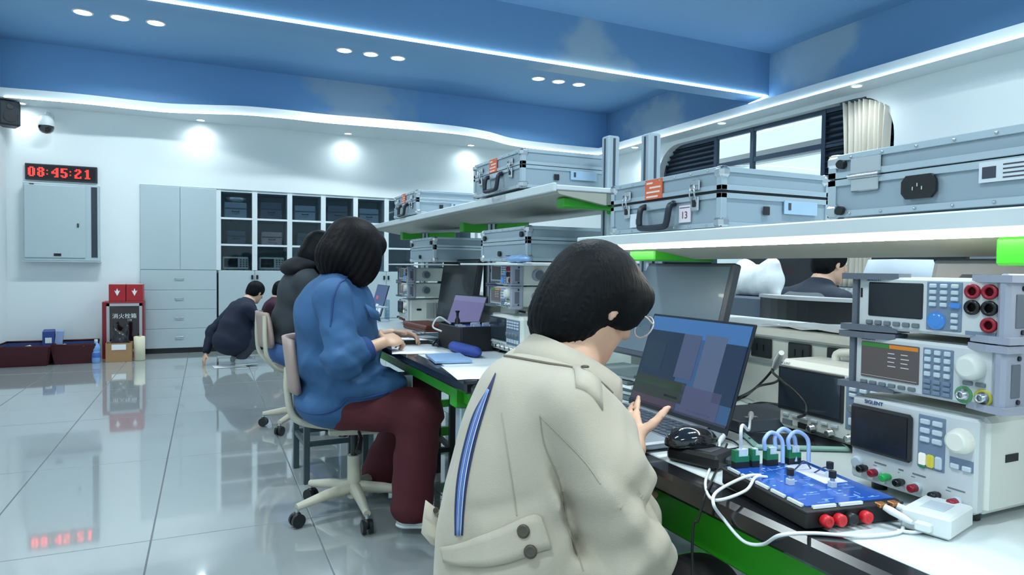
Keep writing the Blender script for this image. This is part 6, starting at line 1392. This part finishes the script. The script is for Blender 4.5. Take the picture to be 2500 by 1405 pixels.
# 2. the woman in denim
mDen = mat('blue denim', (48, 90, 134), 0.8, var=0.4, scale=5.0, bump=0.12, bscale=500); mWine = mat('wine red trousers', (82, 22, 34), 0.8, var=0.06)
bob = [((-0.010, 0, 0.030), (0.125, 0.112, 0.108), 0, False), ((-0.035, 0, -0.05), (0.110, 0.115, 0.11), 0.03, False), ((0.045, -0.088, -0.05), (0.065, 0.034, 0.10), 0.03, False), ((0.045, 0.088, -0.05), (0.065, 0.034, 0.10), 0.03, False), ((0.07, 0, 0.06), (0.05, 0.08, 0.045), 0.03, False), ((0.118, 0, -0.06), (0.055, 0.056, 0.085), 0.012, True)]
J = dict(head=(0.572, 2.87, 1.178), hf=(0.90, 0.10, -0.42), hu=(0.40, 0.05, 0.91), neck=(0.515, 2.88, 1.060), chest=(0.500, 2.89, 0.90), waist=(0.520, 2.92, 0.74), pelvis=(0.515, 2.95, 0.545),
         sh_r=(0.450, 2.69, 0.985), sh_l=(0.53, 3.09, 0.985), el_r=(0.480, 2.615, 0.745), el_l=(0.62, 3.12, 0.73), wr_r=(0.655, 2.69, 0.795), wr_l=(0.77, 3.00, 0.80),
         hip_r=(0.53, 2.85, 0.52), hip_l=(0.54, 3.05, 0.52), kn_r=(0.815, 2.69, 0.50), kn_l=(0.93, 3.12, 0.50), an_r=(0.775, 2.66, 0.115), an_l=(0.76, 3.16, 0.115))
def den_folds(q):
    def f(X, Y, Z):
        e = np.exp(-(((X-0.48)/0.09)**2+((Y-2.62)/0.1)**2+((Z-0.76)/0.10)**2))*(0.007*np.sin(60*Z+45*X)+0.004*np.sin(110*Z-40*X+1))
        w = np.exp(-(((Z-0.66)/0.09)**2))*(0.006*np.sin(38*Z+24*X+16*Y)+0.004*np.sin(28*Y-50*Z+20*X))
        p = 0.014*np.exp(-((X-(0.40+0.10*(0.95-Z)))/0.018)**2)*np.exp(-((Z-0.86)/0.10)**2)*np.exp(-((Y-2.68)/0.08)**2)
        rg = lambda v: (1-np.abs(np.sin(v)))**2
        e = e-0.012*np.exp(-(((X-0.49)/0.09)**2+((Y-2.61)/0.1)**2+((Z-0.78)/0.10)**2))*rg(26*Z+22*X+3)
        w = w-0.010*np.exp(-(((Z-0.68)/0.13)**2))*rg(13*Z-17*X+9*Y)
        w = w-0.008*np.exp(-(((Z-0.93)/0.08)**2))*rg(15*X+12*Z-10*Y)
        return e+w+p
    q.disp(f)
TR2 = dict(chest=(0.172, 0.205, 0.15), waist=(0.185, 0.215, 0.16), pelvis=(0.165, 0.21, 0.13), arm=(0.072, 0.070, 0.058))
t2, den, n2, P2 = person('woman in a blue denim shirt and wine red trousers with bobbed dark hair, seated', loc=(0.52, 2.92, 0), J=J, h=0.0085, top=mDen, leg=mWine, hairm=mHairB, hair=bob, sleeves=0.38, top_r=TR2, spread=den_folds,
    hem=[((0.60, 2.87, 0.60), (0.18, 0.20, 0.07), 0.05), ((0.44, 2.95, 0.52), (0.095, 0.20, 0.075), 0.04), ((0.68, 2.80, 0.605), (0.10, 0.10, 0.05), 0.04)], leg_r=(0.108, 0.092, 0.088), shoes=(mat('white canvas shoe', (224, 228, 228), 0.6), mWhP, (0.92, -0.40)), folds=0.007,
    handargs={'r': ((0.75, 0.50, 0.10), (0.1, -0.5, 0.85), (0.2, 0.6, 0.5), 0.85), 'l': ((0.80, -0.45, 0.0), (0.1, 0.3, 0.9), (0.2, -0.7, 0.5), 0.7)}, leg_cut=0.055)
def on(garment, a, d):
    vs = [tuple(v.co) for v in garment.data.vertices]; return BVHTree.FromPolygons(vs, [tuple(p.vertices) for p in garment.data.polygons])
bvd = on(den, None, None)
def stitch(pts, r, m, name, parent, bv, extra=0.3):
    out = []
    for p in curve(pts, 6):
        c, nn, i, d = bv.find_nearest(p)
        if nn.dot(p-c) < 0 and (p-c).length > 1e-6: nn = -nn
        out.append(c+nn*r*extra)
    return MB(m).tube(out, r, seg=6).build(name, parent)
mDenD = mat('dark denim seam', (34, 66, 120), 0.8); mDenL = mat('pale denim', (110, 160, 206), 0.8)
stitch([at(868, 652, Y=2.75), at(830, 690, Y=2.65), at(812, 740, Y=2.6), at(808, 800, Y=2.6)], 0.004, mDenD, 'armhole_seam', t2, bvd)
stitch([at(738, 990, Y=2.9), at(800, 1012, Y=2.72), at(868, 985, Y=2.68), at(960, 960, Y=2.66)], 0.005, mDenD, 'hem_seam', t2, bvd)
# turned-up cuff and collar
cf = [J['el_r'][k]+(J['wr_r'][k]-J['el_r'][k])*0.36 for k in range(3)]; dv = nrm(A3(J['wr_r'])-A3(J['el_r']))
MB(mDenD).tube([tuple(A3(cf)-dv*0.015), tuple(A3(cf)+dv*0.050)], [0.060, 0.054], seg=20).build('cuff', t2)
rows = []
for k in range(15):
    a = -2.3+4.6*k/14; rows.append([(0.52-0.092*math.cos(a), 2.88+0.10*math.sin(a), 1.045-0.03*(1-math.cos(a))), (0.535-0.075*math.cos(a), 2.88+0.08*math.sin(a), 1.095-0.035*(1-math.cos(a)))])
MB(mDenL).sheet(rows, thick=0.008).build('collar', t2)
MB(mDen).sheet([[at(893, 742, Y=2.72), at(925, 762, Y=2.76)], [at(905, 775, Y=2.72), at(930, 785, Y=2.76)]], thick=0.006).build('pocket_flap', t2)
# 3. the hooded woman behind her
mHood = mat('charcoal hooded jacket', (52, 58, 64), 0.8, bump=0.2, bscale=300); mJean = mat('blue jeans', (66, 98, 152), 0.8)
long_hair = [((-0.012, 0, 0.03), (0.112, 0.10, 0.10), 0, False), ((-0.05, 0, -0.06), (0.085, 0.105, 0.11), 0.03, False), ((0.03, -0.08, -0.06), (0.06, 0.035, 0.10), 0.03, False), ((0.03, 0.08, -0.06), (0.06, 0.035, 0.10), 0.03, False), ((0.118, 0, -0.05), (0.06, 0.06, 0.085), 0.012, True)]
J = dict(head=(0.70, 4.62, 1.215), hf=(0.92, 0.1, -0.35), hu=(0.33, 0, 0.94), neck=(0.62, 4.62, 1.07), chest=(0.565, 4.63, 0.93), waist=(0.530, 4.66, 0.75), pelvis=(0.50, 4.68, 0.545),
         sh_r=(0.57, 4.44, 1.01), sh_l=(0.60, 4.83, 1.01), el_r=(0.66, 4.42, 0.76), el_l=(0.70, 4.86, 0.76), wr_r=(0.87, 4.52, 0.785), wr_l=(0.88, 4.76, 0.785),
         hip_r=(0.54, 4.58, 0.52), hip_l=(0.54, 4.78, 0.52), kn_r=(0.93, 4.55, 0.50), kn_l=(0.93, 4.82, 0.50), an_r=(0.60, 4.45, 0.16), an_l=(0.90, 4.85, 0.12))
person('woman in a charcoal hooded jacket seated behind the woman in denim', spread=lambda q: q.plane((0.5, 4.66, 0.575), (-0.25, 0, -1)), loc=(0.55, 4.66, 0), J=J, h=0.013, top=mHood, leg=mJean, hairm=mHair, hair=long_hair, shoes=(mat('black boot', (16, 16, 20), 0.4), mat('grey sole', (150, 156, 160), 0.5), (0.9, -0.3)), leg_r=(0.092, 0.075, 0.05), hood=(mat('black hood cloth', (20, 22, 28), 0.85), [((-0.10, 0, 0.02), (0.085, 0.15, 0.055)), ((-0.03, 0, 0.05), (0.10, 0.13, 0.05))]), leg_cut=0.15,
       top_r=dict(chest=(0.145, 0.195, 0.15), waist=(0.145, 0.18, 0.15), pelvis=(0.16, 0.19, 0.12), arm=(0.068, 0.062, 0.05)))
# 4. the man crouching by the cupboards
mNav = mat('navy hooded sweatshirt', (14, 26, 48), 0.85, bump=0.15, bscale=200)
J = dict(head=(0.500, 8.02, 0.800), hf=(0.75, 0.55, -0.45), hu=(0.40, 0.2, 0.9), neck=(0.415, 7.97, 0.69), chest=(0.345, 7.93, 0.56), waist=(0.27, 7.90, 0.42), pelvis=(0.215, 7.88, 0.27),
         sh_r=(0.405, 7.75, 0.63), sh_l=(0.30, 8.14, 0.63), el_r=(0.55, 7.75, 0.50), el_l=(0.05, 8.10, 0.36), wr_r=(0.66, 7.93, 0.40), wr_l=(-0.010, 8.00, 0.135),
         hip_r=(0.26, 7.78, 0.25), hip_l=(0.22, 7.99, 0.25), kn_r=(0.60, 7.80, 0.42), kn_l=(0.55, 8.08, 0.42), an_r=(0.34, 7.78, 0.095), an_l=(0.30, 8.02, 0.095))
t4, g4, _, _ = person('man in a navy hooded sweatshirt crouching on the floor in front of the cupboards', loc=(0.25, 7.9, 0), J=J, h=0.013, top=mNav, leg=mat('dark grey trousers', (44, 50, 58), 0.8), hair=short_hair, shoes=(mat('pale grey trainer', (170, 178, 184), 0.6), mWhP, (0.95, 0.3)), leg_r=(0.088, 0.07, 0.055), hem=[((0.26, 7.88, 0.24), (0.20, 0.22, 0.13), 0.05), ((0.34, 7.88, 0.34), (0.18, 0.2, 0.15), 0.05)],
       hood=(mNav, [((-0.055, -0.03, 0.0), (0.075, 0.10, 0.05))]), sleeves=0.9, top_r=dict(chest=(0.150, 0.20, 0.16), waist=(0.155, 0.20, 0.16), pelvis=(0.165, 0.205, 0.12), arm=(0.07, 0.06, 0.045)), handargs={'l': ((-0.25, -0.2, -0.95), (-0.8, -0.3, 0.2), (0.3, -0.9, 0), 0.25), 'r': ((0.8, 0.4, -0.3), (0, 0, 1), (0, 1, 0), 0.4)})
paper('paper_sheet', 'white paper lying on the floor under the crouching man', 'paper', (0.22, 7.80), 0.32, 0.22, 0.1, 0.004)
# 5. the small figure beyond him in maroon
J = dict(head=(0.80, 8.25, 0.80), hf=(0.8, 0.5, -0.3), hu=(0.3, 0.1, 0.95), neck=(0.75, 8.23, 0.69), chest=(0.72, 8.22, 0.56), waist=(0.69, 8.21, 0.42), pelvis=(0.66, 8.20, 0.27),
         sh_r=(0.75, 8.07, 0.62), sh_l=(0.68, 8.38, 0.62), el_r=(0.88, 8.06, 0.47), el_l=(0.84, 8.40, 0.47), wr_r=(1.02, 8.14, 0.42), wr_l=(1.02, 8.30, 0.42), hip_r=(0.69, 8.12, 0.25), hip_l=(0.68, 8.30, 0.25), kn_r=(1.0, 8.1, 0.42), kn_l=(0.98, 8.36, 0.42), an_r=(0.78, 8.1, 0.095), an_l=(0.76, 8.3, 0.095))
person('person in a maroon top crouching beyond the man in navy, mostly hidden', loc=(0.7, 8.2, 0), J=J, h=0.015, top=mat('maroon sweatshirt', (62, 26, 48), 0.85), leg=mat('dark grey trousers', (44, 50, 58), 0.8), hair=short_hair, shoes=(mat('pale grey trainer', (170, 178, 184), 0.6), mWhP, (0.95, 0.3)))
# 6. the man across the bench
mJk = mat('dark blue-black jacket', (28, 38, 54), 0.75, bump=0.1)
J = dict(head=(3.34, 2.78, 1.155), hf=(0.95, -0.28, -0.18), hu=(0.2, 0, 0.98), neck=(3.27, 2.79, 1.01), chest=(3.22, 2.80, 0.87), waist=(3.17, 2.80, 0.70), pelvis=(3.12, 2.80, 0.545),
         sh_r=(3.22, 2.60, 0.945), sh_l=(3.22, 3.00, 0.945), el_r=(3.32, 2.54, 0.74), el_l=(3.32, 3.06, 0.74), wr_r=(3.54, 2.62, 0.80), wr_l=(3.54, 2.96, 0.80), hip_r=(3.15, 2.70, 0.52), hip_l=(3.15, 2.90, 0.52), kn_r=(3.48, 2.68, 0.50), kn_l=(3.48, 2.92, 0.50), an_r=(3.42, 2.68, 0.095), an_l=(3.42, 2.92, 0.095))
t6, g6, n6, _ = person('man in a dark jacket seen from behind, seated at the second bench', loc=(3.15, 2.8, 0), J=J, h=0.012, top=mJk, leg=mat('dark grey trousers', (44, 50, 58), 0.8), hair=short_hair, shoes=(mat('black boot', (16, 16, 20), 0.4), mBlk, (1, 0)), hem=[((3.262, 2.79, 1.025), (0.078, 0.085, 0.045), 0.03), ((3.24, 2.79, 0.98), (0.09, 0.15, 0.05), 0.04)])
q = Sdf((2.95, 2.4, 0.62), (3.45, 3.2, 1.0), 0.011); q.ell((3.195, 2.80, 0.86), (0.165, 0.205, 0.16), k=0.0); q.plane((3.1, 2.8, 0.985), (-0.1, 0, 1)); q.plane((3.1, 2.8, 0.70), (0, 0, -1)); q.build('grey_back_panel', mat('grey jacket panel', (86, 92, 98), 0.8), t6)
t = thing('office_chair', 'white office chair back beside the second bench, partly behind the multimeter', 'chair', (2.98, at(2190, 650, X=2.98).y, 0.001), rad(20))
rows = [[(-0.02+0.09*((k-5)/5)**2-0.03*f, 0.20*(k-5)/5*(1-0.3*f**4), 0.55+0.62*f) for k in range(11)] for f in [i/8 for i in range(9)]]
mOC = mat('pale blue-white chair cloth', (196, 208, 220), 0.6); MB(mOC).sheet(rows, thick=0.03).build('backrest', t); MB(mOC).box((0.26, 0, 0.46), (0.46, 0.46, 0.06), bev=0.025).build('seat', t); MB(mDkg).tube(curve([(-0.01, 0, 0.62), (0.02, 0, 0.46), (0.2, 0, 0.43)], 4), 0.02).build('back_bar', t); MB(mDkg).cyl((0.24, 0, 0.07), (0.24, 0, 0.44), 0.025).build('gas_column', t)
for k in range(5):
    a = 2*PI*k/5; l = MB(mDkg).tube([(0.24, 0, 0.10), (0.24+0.27*math.cos(a), 0.27*math.sin(a), 0.07)], [0.024, 0.015]).build('leg', t); MB(mCast).cyl((0.24+0.27*math.cos(a), 0.27*math.sin(a)-0.015, 0.03), (0.24+0.27*math.cos(a), 0.27*math.sin(a)+0.015, 0.03), 0.028).build('caster', l)
